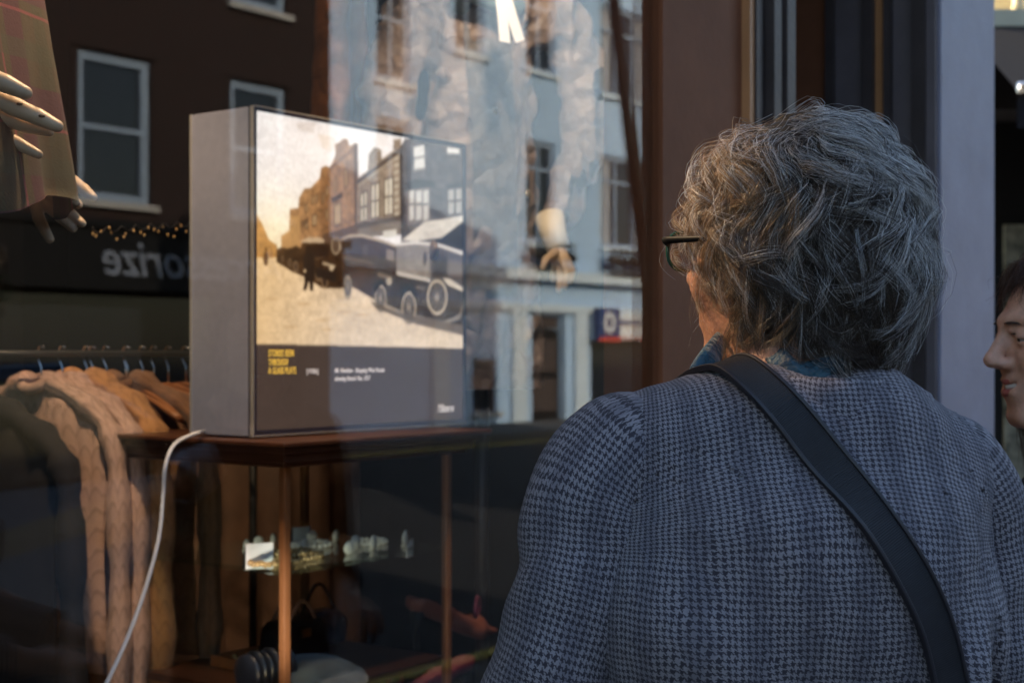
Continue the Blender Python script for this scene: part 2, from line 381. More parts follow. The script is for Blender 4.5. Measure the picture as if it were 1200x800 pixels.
# ------------------------------------------------------------------ implicit surfaces
def snet(f, xs, ys, zs):
    nx, ny, nz = len(xs), len(ys), len(zs)
    X, Y, Z = np.meshgrid(xs, ys, zs, indexing='ij')
    F = np.asarray(f(X, Y, Z)); S = F < 0
    C = np.zeros((nx-1, ny-1, nz-1), dtype=np.int8)
    for i in (0, 1):
        for j in (0, 1):
            for k in (0, 1): C += S[i:nx-1+i, j:ny-1+j, k:nz-1+k]
    act = (C > 0) & (C < 8); idx = np.full(act.shape, -1, dtype=np.int64); I = np.argwhere(act); idx[act] = np.arange(len(I))
    P = np.zeros((len(I), 3)); cnt = np.zeros(len(I))
    corners = [(i, j, k) for i in (0, 1) for j in (0, 1) for k in (0, 1)]
    G = [xs, ys, zs]
    for a in corners:
        for ax in range(3):
            if a[ax]: continue
            b = list(a); b[ax] = 1
            ia = I+np.array(a); ib = I+np.array(b)
            fa = F[ia[:, 0], ia[:, 1], ia[:, 2]]; fb = F[ib[:, 0], ib[:, 1], ib[:, 2]]
            m = (fa < 0) != (fb < 0); t = np.where(m, fa/np.where(fa == fb, 1, fa-fb), 0)
            p = np.stack([G[q][ia[:, q]] for q in range(3)], 1).astype(float); e = G[ax][ib[:, ax]]-G[ax][ia[:, ax]]
            p[:, ax] += t*e; P += p*m[:, None]; cnt += m
    P /= cnt[:, None]; Q = []
    for ax in range(3):
        A = S; sl0 = [slice(None)]*3; sl1 = [slice(None)]*3; sl0[ax] = slice(0, -1); sl1[ax] = slice(1, None)
        a = A[tuple(sl0)]; b = A[tuple(sl1)]; E = np.argwhere(a != b)
        u, v = (ax+1) % 3, (ax+2) % 3
        sh = act.shape
        ok = (E[:, u] > 0) & (E[:, v] > 0) & (E[:, u] < sh[u]) & (E[:, v] < sh[v]); E = E[ok]
        if not len(E): continue
        flip = a[E[:, 0], E[:, 1], E[:, 2]]
        def g(du, dv):
            e = E.copy(); e[:, u] -= du; e[:, v] -= dv; return idx[e[:, 0], e[:, 1], e[:, 2]]
        q = np.stack([g(1, 1), g(0, 1), g(0, 0), g(1, 0)], 1); q[~flip] = q[~flip][:, ::-1]; Q.append(q)
    return P, np.concatenate(Q)
def axis(a, b, step, fine=None):
    """grid coordinates from a to b; fine = (lo, hi, fine_step)"""
    if not fine: return np.arange(a, b+step, step)
    lo, hi, fs = fine
    return np.unique(np.concatenate([np.arange(a, lo, step), np.arange(lo, hi, fs), np.arange(hi, b+step, step)]))
def rcone(X, Y, Z, a, b, r1, r2, sc=(1, 1, 1)):
    a = np.array(a); b = np.array(b); d = b-a; L = d@d+1e-12
    t = np.clip(((X-a[0])*d[0]+(Y-a[1])*d[1]+(Z-a[2])*d[2])/L, 0, 1)
    return np.sqrt(((X-a[0]-t*d[0])/sc[0])**2+((Y-a[1]-t*d[1])/sc[1])**2+((Z-a[2]-t*d[2])/sc[2])**2)-(r1+t*(r2-r1))
def ellf(X, Y, Z, c, r):
    k = np.sqrt(((X-c[0])/r[0])**2+((Y-c[1])/r[1])**2+((Z-c[2])/r[2])**2); return (k-1)*min(r)
def smin(a, b, k):
    h = np.clip(.5+.5*(b-a)/k, 0, 1); return b*(1-h)+a*h-k*h*(1-h)
def smax(a, b, k): return -smin(-a, -b, k)

def head_f(X, Y, Z, young=False, smile=False):
    """head about the origin (between the ears), +y forward"""
    f = ellf(X, Y, Z, (0, -.012, .035), (.074, .094, .082))
    f = smin(f, ellf(X, Y, Z, (0, .030, -.020), (.061, .062, .080)), .03)
    f = smin(f, ellf(X, Y, Z, (0, .036, -.070), (.043, .046, .038)), .025)      # jaw
    f = smin(f, rcone(X, Y, Z, (-.012, .077, -.094), (.012, .077, -.094), .015, .015), .018)   # chin
    for s in (-1, 1):
        f = smin(f, ellf(X, Y, Z, (s*.037, .064, -.024), (.021, .021, .022)), .02)   # cheek
        f = smin(f, rcone(X, Y, Z, (s*.010, .089, .029), (s*.042, .074, .030), .008, .008), .014)  # brow
        f = smax(f, -ellf(X, Y, Z, (s*.031, .098, .008), (.019, .017, .0125)), .012)   # socket
        f = smin(f, ellf(X, Y, Z, (s*.076, -.006, .0), (.007, .017, .030)), .006)     # ear
        f = smax(f, -ellf(X, Y, Z, (s*.083, -.002, .003), (.005, .009, .017)), .004)
        f = smin(f, ellf(X, Y, Z, (s*.0105, .099, -.024), (.0085, .0095, .0075)), .006)  # nostril wing
        f = smin(f, rcone(X, Y, Z, (s*.019, .0905, .0175), (s*.042, .0795, .014), .0042, .0035), .006)  # upper lid
    f = smin(f, rcone(X, Y, Z, (0, .087, .022), (0, .112, -.017), .008, .0095), .010)  # nose
    f = smin(f, ellf(X, Y, Z, (0, .113, -.019), (.0095, .009, .0085)), .006)
    for s in (-1, 1):
        lid = ellf(X, Y, Z, (s*.031, .0780, .007), (.0150, .0138, .0128))
        lid = smax(lid, -ellf(X, Y, Z, (s*.031, .0905, .0055-.0005*smile), (.0125, .0120, .0019 if smile else .0032)), .001)
        f = smin(f, lid, .004)
    # mouth
    f = smin(f, ellf(X, Y, Z, (0, .080, -.056), (.028, .018, .022)), .012)
    wm = .027 if smile else .022; op = .0048 if smile else .0012
    f = smin(f, rcone(X, Y, Z, (-.016, .090, -.0465), (.016, .090, -.0465), .0055, .0055), .004)
    f = smin(f, rcone(X, Y, Z, (-.014, .090, -.0625), (.014, .090, -.0625), .0066, .0066), .004)
    zz = Z-(np.abs(X)/wm)**2*(.007 if smile else 0)
    f = smax(f, -ellf(X, Y, zz, (0, .099, -.0545), (wm, .016, op)), .0025)
    return f

def strand_mesh(name, P, rad, colr, mt):
    """P: (N,K,3) polylines -> three sided tapered tubes"""
    N, K, _ = P.shape; T = np.gradient(P, axis=1); T /= np.linalg.norm(T, axis=2, keepdims=True)+1e-9
    ref = rng.normal(size=(N, 1, 3)); A = np.cross(T, ref); A /= np.linalg.norm(A, axis=2, keepdims=True)+1e-9; B = np.cross(T, A)
    tp = np.linspace(1, .25, K)[None, :, None]*rad[:, None, None]
    V = np.stack([P+(A*math.cos(a)+B*math.sin(a))*tp for a in (0, 2.094, 4.189)], 2)  # N,K,3,3
    base = (np.arange(N)[:, None, None]*K+np.arange(K-1)[None, :, None])*3+np.arange(3)[None, None, :]
    nx_ = (np.arange(N)[:, None, None]*K+np.arange(K-1)[None, :, None])*3+((np.arange(3)+1) % 3)[None, None, :]
    F = np.stack([base, nx_, nx_+3, base+3], 3).reshape(-1, 4)
    c = np.repeat(colr[:, None, :], K*3, 1).reshape(-1, 3)
    return npmesh(name, V.reshape(-1, 3), F, mt, True, None, c)

# ================================================================== SETTING
g = MB(); g.box(-150, 150, -150, 150, -.3, 0)
struct(g.build('road', M['asphalt'], loc=W(10, -8.5, 0), rz=TH))
g = MB(); g.box(-60, 26, -2.4, 8, .0, .12); g.box(-60, 26, -2.52, -2.4, 0, .125)
struct(g.build('pavement', M['paving'], loc=W(0, 0, 0), rz=TH))
g = MB(); g.box(-60, 60, -22, -13.4, .0, .12); g.box(-60, 60, -13.4, -13.25, 0, .125)
struct(g.build('far_pavement', M['paving'], loc=W(0, 0, 0), rz=TH))
g = MB()
for d0 in (-2.8, -3.05, -12.8, -13.05): g.box(-60, 60, d0, d0+.1, .004, .008)
struct(g.build('yellow_lines', M['yellow_line'], loc=W(0, 0, 0), rz=TH))

def facade(mb, s0, s1, z0, z1, ops, y=0, depth=.22):
    """front wall in the plane y (facing +y when depth>0 goes to -y), with real openings"""
    xs = sorted({s0, s1, *[a for o in ops for a in (o[0], o[1])]}); zs = sorted({z0, z1, *[a for o in ops for a in (o[2], o[3])]})
    for i in range(len(xs)-1):
        for j in range(len(zs)-1):
            cx, cz = (xs[i]+xs[i+1])/2, (zs[j]+zs[j+1])/2
            if any(o[0] < cx < o[1] and o[2] < cz < o[3] for o in ops): continue
            mb.quad((xs[i], y, zs[j]), (xs[i+1], y, zs[j]), (xs[i+1], y, zs[j+1]), (xs[i], y, zs[j+1]))
    for a, b, c, e in ops:
        y2 = y-depth
        mb.quad((a, y, c), (a, y2, c), (a, y2, e), (a, y, e)); mb.quad((b, y, c), (b, y, e), (b, y2, e), (b, y2, c))
        mb.quad((a, y, e), (a, y2, e), (b, y2, e), (b, y, e)); mb.quad((a, y, c), (b, y, c), (b, y2, c), (a, y2, c))
def window(root, a, b, c, e, y, sgn=1, cols=2, transom=None, arch=0, fw=.09, frame='white_frame', sill='stone', wall_cut=True, curtain=False):
    """window part with frame, sill and pane; sgn=+1: outside is +y"""
    p = MB(); yi = y-sgn*.12; ww = b-a
    p.box(a, a+fw, yi-.03, yi+.05, c, e); p.box(b-fw, b, yi-.03, yi+.05, c, e)
    p.box(a+fw, b-fw, yi-.03, yi+.05, e-fw, e); p.box(a+fw, b-fw, yi-.03, yi+.05, c, c+fw)
    for k in range(1, cols):
        x = a+ww*k/cols; p.box(x-.035, x+.035, yi-.025, yi+.043, c+fw, e-fw)
    if transom: p.box(a+fw, b-fw, yi-.02, yi+.046, transom-.035, transom+.035)
    wn = p.build('window', M[frame], root)
    q = MB(); q.box(a+fw, b-fw, yi-.02, yi-.012, c+fw, e-fw); q.build('pane', M['pane'], wn)
    if curtain:
        for ca, cb_ in ((a+fw, a+fw+ww*.22), (b-fw-ww*.22, b-fw)): q = MB(); q.box(ca, cb_, yi-.011, yi-.005, c+fw, e-fw); q.build('curtain', M['curtain'], wn)
    q = MB(); q.box(a-.08, b+.08, y-sgn*.10, y+sgn*.10, c-.09, c-.003); q.build('sill', M[sill], wn)
    return wn
D = 15.7
# ---- brick house opposite (left in the reflection)
bh = thing('brick_house', 'dark red brick house with white sash windows over a black shop fascia', 'house', W(0, -D, 0), TH)
S0, S1 = 4.0, 17.6
bw = []
for k, (a, b) in enumerate(((12.58, 13.86), (15.4, 16.6), (9.7, 10.95), (6.6, 7.85))):
    bw += [(a, b, 3.62, 5.74), (a, b, 6.92, 8.9)]
shop = (5.2, 16.9, .5, 2.3)
m = MB(); facade(m, S0, S1, 0, 10.8, bw+[shop]); m.box(S0, S1, -8, -.23, 0, 10.7)
m.build('wall', M['brick'], bh)
for o in bw:
    wn = window(bh, *o, 0, transom=(o[2]+o[3])/2, cols=1, fw=.13, curtain=False)
for o in bw:  # shallow segmental brick heads
    m = MB()
    n = 9; a, b, e = o[0]-.12, o[1]+.12, o[3]
    pts = [(a, e+.02)]+[(a+(b-a)*i/n, e+.05+.16*math.sin(math.pi*i/n)) for i in range(n+1)]+[(b, e+.02)]
    m.prism([(x, z+.0) for x, z in pts], .0, .03); m.build('arch_head', M['brick'], bh)
m = MB(); m.box(S0+.1, S1-.1, .0, .42, 2.35, 3.2); m.box(S0, S1, .0, .5, 3.2, 3.32)
fa = m.build('shop_fascia', M['black_gloss'], bh)
text_mesh('Accessorize', .72, M['lettering_s'], 'lettering', fa, (16.1, .44, 2.56), (-1, 0, 0), (0, 0, 1), .01, .98, .2, .004)
m = MB(); m.box(shop[0], shop[1], -.2, -.19, shop[2], shop[3]); m.build('shop_window_glass', M['pane'], bh)
m = MB(); m.box(S0-.1, S1, -8, .15, 10.7, 10.95); m.add([(S0, 0, 10.95), (S1, 0, 10.95), (S1, -4, 13), (S0, -4, 13), (S0, -8, 10.95), (S1, -8, 10.95)], [(0, 1, 2, 3), (3, 2, 5, 4), (0, 3, 4), (1, 5, 2)]); m.build('roof', M['slate'], bh)
# ---- blue stucco house opposite (right in the reflection)
bl = thing('stucco_house', 'pale blue stucco house reflected in the shop window, white casements above a cornice', 'house', W(0, -D, 0), TH)
T0, T1 = 17.6, 31.0
ww = [(18.75, 19.65, 6.25, 7.9), (18.75, 19.65, 3.75, 5.6), (23.15, 24.15, 7.1, 8.95), (23.15, 24.15, 3.68, 5.72), (25.8, 27.95, 7.0, 8.95), (25.8, 27.95, 3.74, 5.72), (29, 30.2, 3.74, 5.72), (29, 30.2, 7.0, 8.95), (20.9, 21.8, 7.1, 8.95)]
gr = [(21.45, 22.2, .35, 1.35), (23.35, 24.5, .0, 2.25), (25.45, 28.9, .35, 1.75)]
m = MB(); facade(m, T0, T1, 0, 11.5, ww+gr); m.box(T0, T1, -8, -.23, 0, 11.4); m.build('wall', M['stucco'], bl)
for o in ww:
    window(bl, *o, 0, cols=3 if o[1]-o[0] > 1.5 else 2, transom=o[3]-.55, fw=.1, sill='stucco_trim', curtain=o[1]-o[0] > 1.5)
window(bl, *gr[0], 0, cols=1, fw=.06, frame='paint_mid')
m = MB(); m.box(23.4, 24.45, -.2, -.14, .12, 1.95); d_ = m.build('door', M['black_gloss'], bl)
m = MB(); m.box(23.5, 24.35, -.139, -.12, 1.1, 1.75); m.box(23.5, 24.35, -.139, -.12, .3, .95); m.box(23.45, 24.4, -.139, -.125, 1.98, 2.2); m.build('door_panel', M['paint_dark'], d_)
m = MB(); m.box(25.5, 28.85, -.2, -.19, .35, 1.75); m.build('shop_window_glass', M['pane'], bl)
for nm_, y0, z0, z1 in (('cornice', .32, 2.92, 3.12), ('string_course', .12, 2.3, 2.45), ('eaves_cornice', .35, 9.9, 10.1)):
    m = MB(); m.box(T0, T1, -.001, y0, z0, z1); m.build(nm_, M['stucco_trim'], bl)
for x in (22.6, 24.75, 20.2): m = MB(); m.box(x, x+.45, -.001, .1, .13, 2.3); m.build('pilaster', M['stucco_trim'], bl)
for o in (ww[3], ww[5], ww[6]):
    m = MB(); a, b = o[0]-.15, o[1]+.15; m.box(a, b, .38, .42, 3.62, 3.66); m.box(a, b, .38, .42, 3.16, 3.2)
    x = a
    while x < b: m.box(x, x+.03, .385, .41, 3.2, 3.62); x += .12
    m.box(a, b, .0, .42, 3.121, 3.15)
    for q in range(3): m.tube([(a+(b-a)*(q+.5)/3-.3, .3, 3.45), (a+(b-a)*(q+.5)/3+.3, .3, 3.4)], .09, 8)
    m.build('balcony_railing', M['black_iron'], bl)
m = MB(); m.box(25.35, 29.0, .0, .18, 2.06, 2.3); m.box(25.35, 29, 0, .16, 1.76, 2.06); fs = m.build('shop_fascia', M['white_sign'], bl)
m = MB(); m.box(26.2, 28.9, .161, .17, 2.05, 2.1); m.box(26.2, 28.9, .161, .172, 1.78, 1.81); m.build('sign_stripe', M['red_sign'], fs)
m = MB(); m.box(26.2, 28.9, .181, .19, 2.1, 2.17); m.build('sign_band', M['navy_sign'], fs)
m = MB(); m.box(25.3, 26.12, .18, .3, 1.72, 2.42); bs = m.build('projecting_sign', M['navy_sign'], bl)
m = MB()
for k in range(8):
    a = k*math.pi/4; m.lathe([(.01, .0), (.075, .0), (.075, .012), (.01, .012)], 12, (25.71+.17*math.cos(a), .302, 2.11+.17*math.sin(a)), 'y')
m.build('rosette', M['white_sign'], bs)
m = MB(); m.box(25.3, 26.12, .301, .315, 1.72, 1.82); m.build('sign_stripe', M['red_sign'], bs)
m = MB(); m.box(22.95, 23.15, .0, .05, .9, 1.4); m.build('wall_plaque', M['navy_sign'], bl)
m = MB(); m.lathe([(.01, 0), (.16, 0), (.16, .08), (.01, .08)], 18, (23.05, .0, 1.85), 'y'); m.build('round_plaque', M['white_sign'], bl)
m = MB(); m.box(T0-.0, T1, -8, .2, 11.4, 11.6); m.add([(T0, 0, 11.6), (T1, 0, 11.6), (T1, -4, 13.6), (T0, -4, 13.6), (T0, -8, 11.6), (T1, -8, 11.6)], [(0, 1, 2, 3), (3, 2, 5, 4), (0, 3, 4), (1, 5, 2)]); m.build('roof', M['slate'], bl)
# neighbours closing the street on the far side
for nm, a, b, h_, mt, lb in (('terraced_house', -22, 3.9, 9.6, 'brick', 'long brick terrace further down the street opposite, left of the dark brick house'), ('corner_house', 31.1, 55, 9.2, 'stone', 'pale stone terrace further up the street, beyond the blue stucco house')):
    r_ = thing(nm, lb, 'house', W(0, -D, 0), TH)
    ops = []; x = a+1.2
    while x+1.2 < b:
        ops += [(x, x+1.1, 3.6, 5.5), (x, x+1.1, 6.5, 8.2)]; x += 2.7
    m = MB(); facade(m, a, b, 0, h_, ops); m.box(a, b, -8, -.23, 0, h_-.05); m.build('wall', M[mt], r_)
    for o in ops: window(r_, *o, 0, transom=(o[2]+o[3])/2, cols=1)
    m = MB(); m.box(a+.5, b-.5, .0, .3, 2.5, 3.1); m.build('shop_fascia', M['black_gloss'], r_)
    m = MB(); m.box(a, b, -8, .15, h_, h_+.2); m.build('roof', M['slate'], r_)

# ---- leaning sign post at the near kerb (reflected)
lp = thing('sign_post', 'slim dark leaning sign post reflected in front of the blue house', 'post', W(0, 0, 0), TH)
s1_, z1_ = sz(756, 300, 2.3); s2_, z2_ = sz(722, 0, 2.3); dv = (s2_-s1_)/(z2_-z1_)
base_s = s1_-dv*(z1_-.12)
lp.location = W(base_s, -2.3, .12)
m = MB(); m.tube([(0, 0, 0), (dv*4.2, 0, 4.2)], [.036, .026], 12); m.lathe([(.07, 0), (.07, .03), (.045, .05)], 14); m.build('pole', M['black_iron'], lp)
m = MB(); m.lathe([(.01, 0), (.19, 0), (.19, .012), (.01, .012)], 28, (dv*3.95, .036, 3.95), 'y'); m.build('sign_plate', M['navy_sign'], lp)

# ---- parked car (reflected low at the left)
def car(loc, rz):
    r_ = thing('parked_car', 'midnight blue hatchback parked at the kerb, seen dimly in the glass', 'car', loc, rz)
    side = [(-1.95, .35), (-1.98, .7), (-1.85, .88), (-1.0, .98), (-.35, 1.38), (.9, 1.42), (1.6, 1.05), (1.9, .95), (1.95, .5), (1.85, .3)]
    n = len(side); vs = []; ring = []
    for y, k in ((-.84, .97), (-.78, 1), (.78, 1), (.84, .97)):
        vs += [(x*(.99 if abs(y) > .8 else 1), y*(1 if z < .95 else .86), z*k+(.02 if k < 1 else 0)) for x, z in side]
    fs = []
    for q in range(3): fs += [(q*n+i, q*n+(i+1) % n, (q+1)*n+(i+1) % n, (q+1)*n+i) for i in range(n)]
    fs += [tuple(range(n)), tuple(range(4*n-1, 3*n-1, -1))]
    m = MB(); m.add(vs, fs); m.build('body', M['car_paint'], r_, bevel=.03)
    m = MB()
    for y in (-.745, .745):
        m.add([(-.9, y, 1.0), (-.33, y*.985, 1.32), (.25, y*.985, 1.35), (.25, y, 1.0)], [(0, 1, 2, 3)]); m.add([(.32, y, 1.0), (.32, y*.985, 1.35), (.85, y*.985, 1.35), (1.4, y, 1.02)], [(0, 1, 2, 3)])
    m.v = [(x, y*1.1, z) for x, y, z in m.v]
    m.add([(-.98, -.62, 1.01), (-.98, .62, 1.01), (-.4, .6, 1.375), (-.4, -.6, 1.375)], [(0, 1, 2, 3)]); m.v[-4:] = [(x-.02, y, z+.015) for x, y, z in m.v[-4:]]
    m.build('window_glass', M['car_glass'], r_)
    for x in (-1.25, 1.25):
        for y in (-.78, .78):
            m = MB(); m.lathe([(.2, -.1), (.31, -.1), (.325, -.06), (.325, .06), (.31, .1), (.2, .1)], 26, (x, y, .325), 'y'); wh = m.build('wheel', M['tyre'], r_)
            m = MB(); m.lathe([(.02, -.105), (.2, -.102), (.2, .102), (.02, .105)], 20, (x, y, .325), 'y'); m.build('rim', M['paint_mid'], wh)
    for y in (-.6, .6):
        m = MB(); m.ell((-1.9, y, .72), (.08, .16, .09)); m.build('headlight', M['pane'], r_)
car(W(2.4, -3.9, 0), TH)

# ================================================================== OUR SHOP
PAV = .12
sh = thing('shop_building', 'slate grey painted timber shopfront with a large display window, doorway recess and brick upper floors', 'shop', W(0, 0, 0), TH)
GS = sz(765, 400, 0)[0]; P2 = 2.60; P3 = 3.43; P4 = 3.80
m = MB(); m.box(-1.2, GS, .001, .011, .62, 2.72); m.build('window_pane', M['glass'], sh)
m = MB(); m.box(-1.2, GS, -.06, .12, PAV, .6); m.box(-1.25, GS, -.1, .14, .56, .62); m.build('stall_riser', M['paint_mid'], sh)
m = MB(); m.box(-1.25, GS, -.04, .05, 2.72, 2.82); m.box(-1.32, -1.2, -.05, .06, .6, 2.8); m.build('window_frame', M['paint_brown'], sh)
# pilaster to the right of the glass (flat brown, then mouldings)
m = MB()
m.box(GS, 2.435, -.012, .10, PAV, 2.8); m.box(GS, GS+.03, -.02, .1, PAV, 2.8)
m.build('pilaster', M['paint_brown'], sh)
m = MB(); m.box(2.435, 2.452, -.03, .1, PAV, 2.8); m.build('bead_moulding', M['paint_tan'], sh)  # warm light along this edge put into the tan colour
m = MB()
for a, b, y in ((2.452, 2.475, -.035), (2.475, 2.495, -.02), (2.495, 2.525, -.05), (2.525, 2.54, -.03), (2.54, 2.575, -.055), (2.575, P2, -.035)): m.box(a, b, y, .11, PAV, 2.8)
m.build('door_post', M['paint_dark'], sh)
# far reveal of the doorway (faces the camera), built as panelled strips going inwards
def rev(px):  # depth into the recess on the plane s=P3 seen at image x
    t = (px-600)/FPX; k = .6*P3-t*.8*P3
    # x/y=t : .6s-.8c = t(.8s+.6c)
    c = (.6*P3-t*.8*P3)/(.8+.6*t); return c-GC
strips = [(1092, 1075, .03, 'paint_dark'), (1075, 1048, .0, 'paint_mid'), (1048, 1040, .02, 'paint_dark'), (1040, 1028, .004, 'paint_tan'), (1028, 1016, .025, 'paint_dark'), (1016, 982, .008, 'paint_mid'), (982, 972, .02, 'paint_dark'), (972, 915, .0, 'paint_brown'), (915, 900, .02, 'paint_dark')]
by = {}
for a, b, pr, k in strips:
    by.setdefault(k, MB()).box(P3-.008-pr, P3+.03, max(0, rev(a))+.0005, rev(b), PAV, 2.8)
for k, mb in by.items(): mb.build('reveal_panel', M[k], sh)
m = MB(); m.box(P3+.03, P4, -.0, .6, PAV, 2.8); m.box(P3-.012, P4, -.03, -.0005, PAV, 2.8); m.build('corner_pillar', M['paint_light'], sh)
m = MB(); m.box(P3-.03, P3-.012, -.022, .02, PAV, 2.8); m.build('pillar_bead', M['paint_mid'], sh)
dd = rev(915)
dw = math.hypot(P3-P2, dd-.1); da = math.atan2(dd-.1, P3-P2)
m = MB(); m.box(0, dw, 0, .05, PAV+.02, 2.8); dr = m.build('door', M['paint_dark'], sh, loc=(P2, .1, 0), rz=da)
m = MB(); m.box(.12, dw-.12, -.012, -.001, 1.0, 2.25); m.build('pane', M['pane'], dr)
m = MB(); m.tube([(.08, -.05, 1.0), (.08, -.05, 1.3)], .012, 10); m.tube([(.08, -.05, 1.02), (.08, 0, 1.02)], .008, 8); m.tube([(.08, -.05, 1.28), (.08, 0, 1.28)], .008, 8); m.build('handle', M['brass'], dr)
m = MB(); m.box(P2, P3, 0, .6, PAV-.0, PAV+.02); m.build('doorstep', M['stone'], sh)
m = MB(); m.box(-1.4, P4+.02, -.12, .6, 2.82, 3.5); m.box(-1.4, P4+.05, -.3, .6, 3.5, 3.62); m.build('fascia', M['paint_mid'], sh)
m = MB(); m.box(-14, -1.33, 0, .4, PAV, 3.5); m.box(-14, P4, .02, 7, 3.62, 12.6); m.box(-14, -1.33, .4, 7, PAV, 3.6); m.build('wall', M['brick'], sh)
m = MB(); m.box(-14.1, P4+.1, -.2, 7.1, 12.6, 12.9); m.build('roof', M['slate'], sh)
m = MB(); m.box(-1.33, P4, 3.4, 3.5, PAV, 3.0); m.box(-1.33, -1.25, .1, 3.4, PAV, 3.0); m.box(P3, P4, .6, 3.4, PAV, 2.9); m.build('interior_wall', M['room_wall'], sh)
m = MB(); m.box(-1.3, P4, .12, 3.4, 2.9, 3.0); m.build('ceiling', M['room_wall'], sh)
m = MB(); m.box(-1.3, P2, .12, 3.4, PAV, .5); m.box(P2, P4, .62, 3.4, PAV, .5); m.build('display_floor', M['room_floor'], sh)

# shop lamps: small track spotlights hung from the shop ceiling, plus added cabinet lights
def spot(s, d, z, ts, td, tz, energy, size=60, blend=.6, lab='', col=(1, .66, .38), pole=2.9):
    r_ = thing('track_spotlight', lab, 'spotlight', W(s, d, z), TH, 'shop ceiling spotlights')
    v = Vector((ts-s, td-d, tz-z)).normalized()
    m = MB(); m.tube([(-v*.12), (v*.02)], [.035, .045], 16); m.tube([(0, 0, 0), (0, 0, pole-z)], .008, 8); m.build('housing', M['black_gloss'], r_)
    m = MB(); m.tube([v*.021, v*.024], [.036, .036], 16); m.build('bulb', M['lamp_lit'], r_)
    ld = bpy.data.lights.new('spot_beam', 'SPOT'); ld.energy = energy*.85; ld.spot_size = R(size); ld.spot_blend = blend; ld.color = col; ld.shadow_soft_size = .04
    lo = bpy.data.objects.new('spot_beam', ld); COL.objects.link(lo); lo.parent = r_; lo.location = v*.06
    lo.rotation_euler = (-v).to_track_quat('Z', 'Y').to_euler()
spot(1.25, .55, 2.75, 1.75, 1.05, 1.1, 30, 50, .7, 'black ceiling spotlight over the knitwear rail')
spot(1.95, .10, 2.60, 2.72, .75, 1.9, 16, 50, .7, 'black ceiling spotlight aimed at the waxed coat', col=(1, .74, .52))
spot(2.08, .16, 2.72, 2.04, .72, 1.0, 26, 42, .7, 'added black ceiling spotlight brightening the wooden cabinet')  # lamp added to brighten the cabinet front
spot(2.35, 1.10, 2.75, 2.3, 1.5, .95, 8, 50, .8, 'added black ceiling spotlight behind the light box')  # lamp added to light the low curtain seen through the cabinet
spot(1.50, .32, .84, 2.02, .70, 1.07, 5, 34, .6, 'small added black uplighter out of view in front of the wooden cabinet', col=(1, .88, .76), pole=.5)  # unseen lamp added to light the shelf items from below
spot(1.35, .13, 2.55, .92, .22, 1.68, 17, 45, .7, 'black ceiling spotlight over the tartan cape')
spot(.92, .16, 2.32, 1.19, -.62, 1.58, 34, 15, .8, 'black ceiling spotlight nearest the glass, turned towards the pavement')

# ---- backcloths to give the shop some depth
bk = MB(); n = 60
vs = []
for i in range(n+1):
    s = .2+2.2*i/n; y = 2.2+.05*math.sin(i*1.1)+.03*math.sin(i*2.3)
    vs += [(s, y, .5), (s, y, 2.85)]
bk.add(vs, [(2*i, 2*i+2, 2*i+3, 2*i+1) for i in range(n)], True)
o = bk.build('curtain', M['drape'], loc=W(0, 0, 0), rz=TH); tag(o, 'dark brown folded backcloth hanging behind the window display', 'curtain')

# ================================================================== LIGHT BOX with the street photograph
BX0, BX1, BZ0, BZ1, BD = 1.822, 2.436, 1.300, 1.900, .653
lb = thing('light_box', 'square grey sided light box showing a sepia street photograph, standing on the wooden cabinet', 'light box', W(BX0, BD, BZ0), TH)
LW, LH, LD_ = BX1-BX0, BZ1-BZ0, .166
m = MB(); m.box(0, LW, .012, LD_, 0, LH); m.build('case', M['box_side'], lb, bevel=.002)
m = MB(); e = .007
m.box(-.001, LW+.001, -.002, .0115, 0, e*1.6); m.box(-.001, LW+.001, -.002, .0115, LH-e, LH); m.box(-.001, e, -.002, .0115, e*1.6, LH-e); m.box(LW-e, LW+.001, -.002, .0115, e*1.6, LH-e)
m.build('frame', M['box_trim'], lb)
m = MB(); m.box(-.0035, -.0012, -.004, .004, 0, LH); m.box(-.004, -.0005, LD_-.002, LD_+.002, 0, LH); m.box(0, LW, -.0035, -.0021, LH-.001, LH+.0015); m.box(0, LW, -.0045, -.0021, .0005, .0025); m.build('edge_strip', M['box_edge'], lb)
# --- picture raster (drawn in numpy onto a fine coloured mesh)
GX, GZ = 520, 500
gx = (np.arange(GX)+.5)/GX; gz = (np.arange(GZ)+.5)/GZ
XX, ZZ = np.meshgrid(gx, gz, indexing='ij')     # fraction across, fraction up
# grid sample -> photo pixel
sS = BX0+.007+XX*(LW-.014); zZ = BZ0+.011+ZZ*(LH-.018)
wx = .6*sS-.8*(GC+BD); wy = .8*sS+.6*(GC+BD)
PX = 600+wx/wy*FPX; PY = HZ-(zZ-CAMH)/wy*FPX
U = (PX-300)/.3125; Vv = (PY-150)/.3125       # working coordinates of the picture
def inpoly(poly):
    ins = np.zeros(U.shape, bool); n = len(poly)
    for i in range(n):
        x0, y0 = poly[i]; x1, y1 = poly[(i+1) % n]
        if y0 == y1: continue
        c = ((y0 > Vv) != (y1 > Vv)) & (U < (x1-x0)*(Vv-y0)/(y1-y0)+x0); ins ^= c
    return ins
def noise2(sx_, sy_, seed):
    r_ = np.random.default_rng(seed); a = r_.random((int(sx_)+3, int(sy_)+3)); u = XX*sx_; v = ZZ*sy_
    i = u.astype(int); j = v.astype(int); fu = u-i; fv = v-j; fu = fu*fu*(3-2*fu); fv = fv*fv*(3-2*fv)
    return a[i, j]*(1-fu)*(1-fv)+a[i+1, j]*fu*(1-fv)+a[i, j+1]*(1-fu)*fv+a[i+1, j+1]*fu*fv
IMG = np.zeros(U.shape+(3,))
def rgb(*c): return np.array(c, float)/255
glow = np.exp(-(((U-40)/190)**2+((Vv-430)/170)**2))
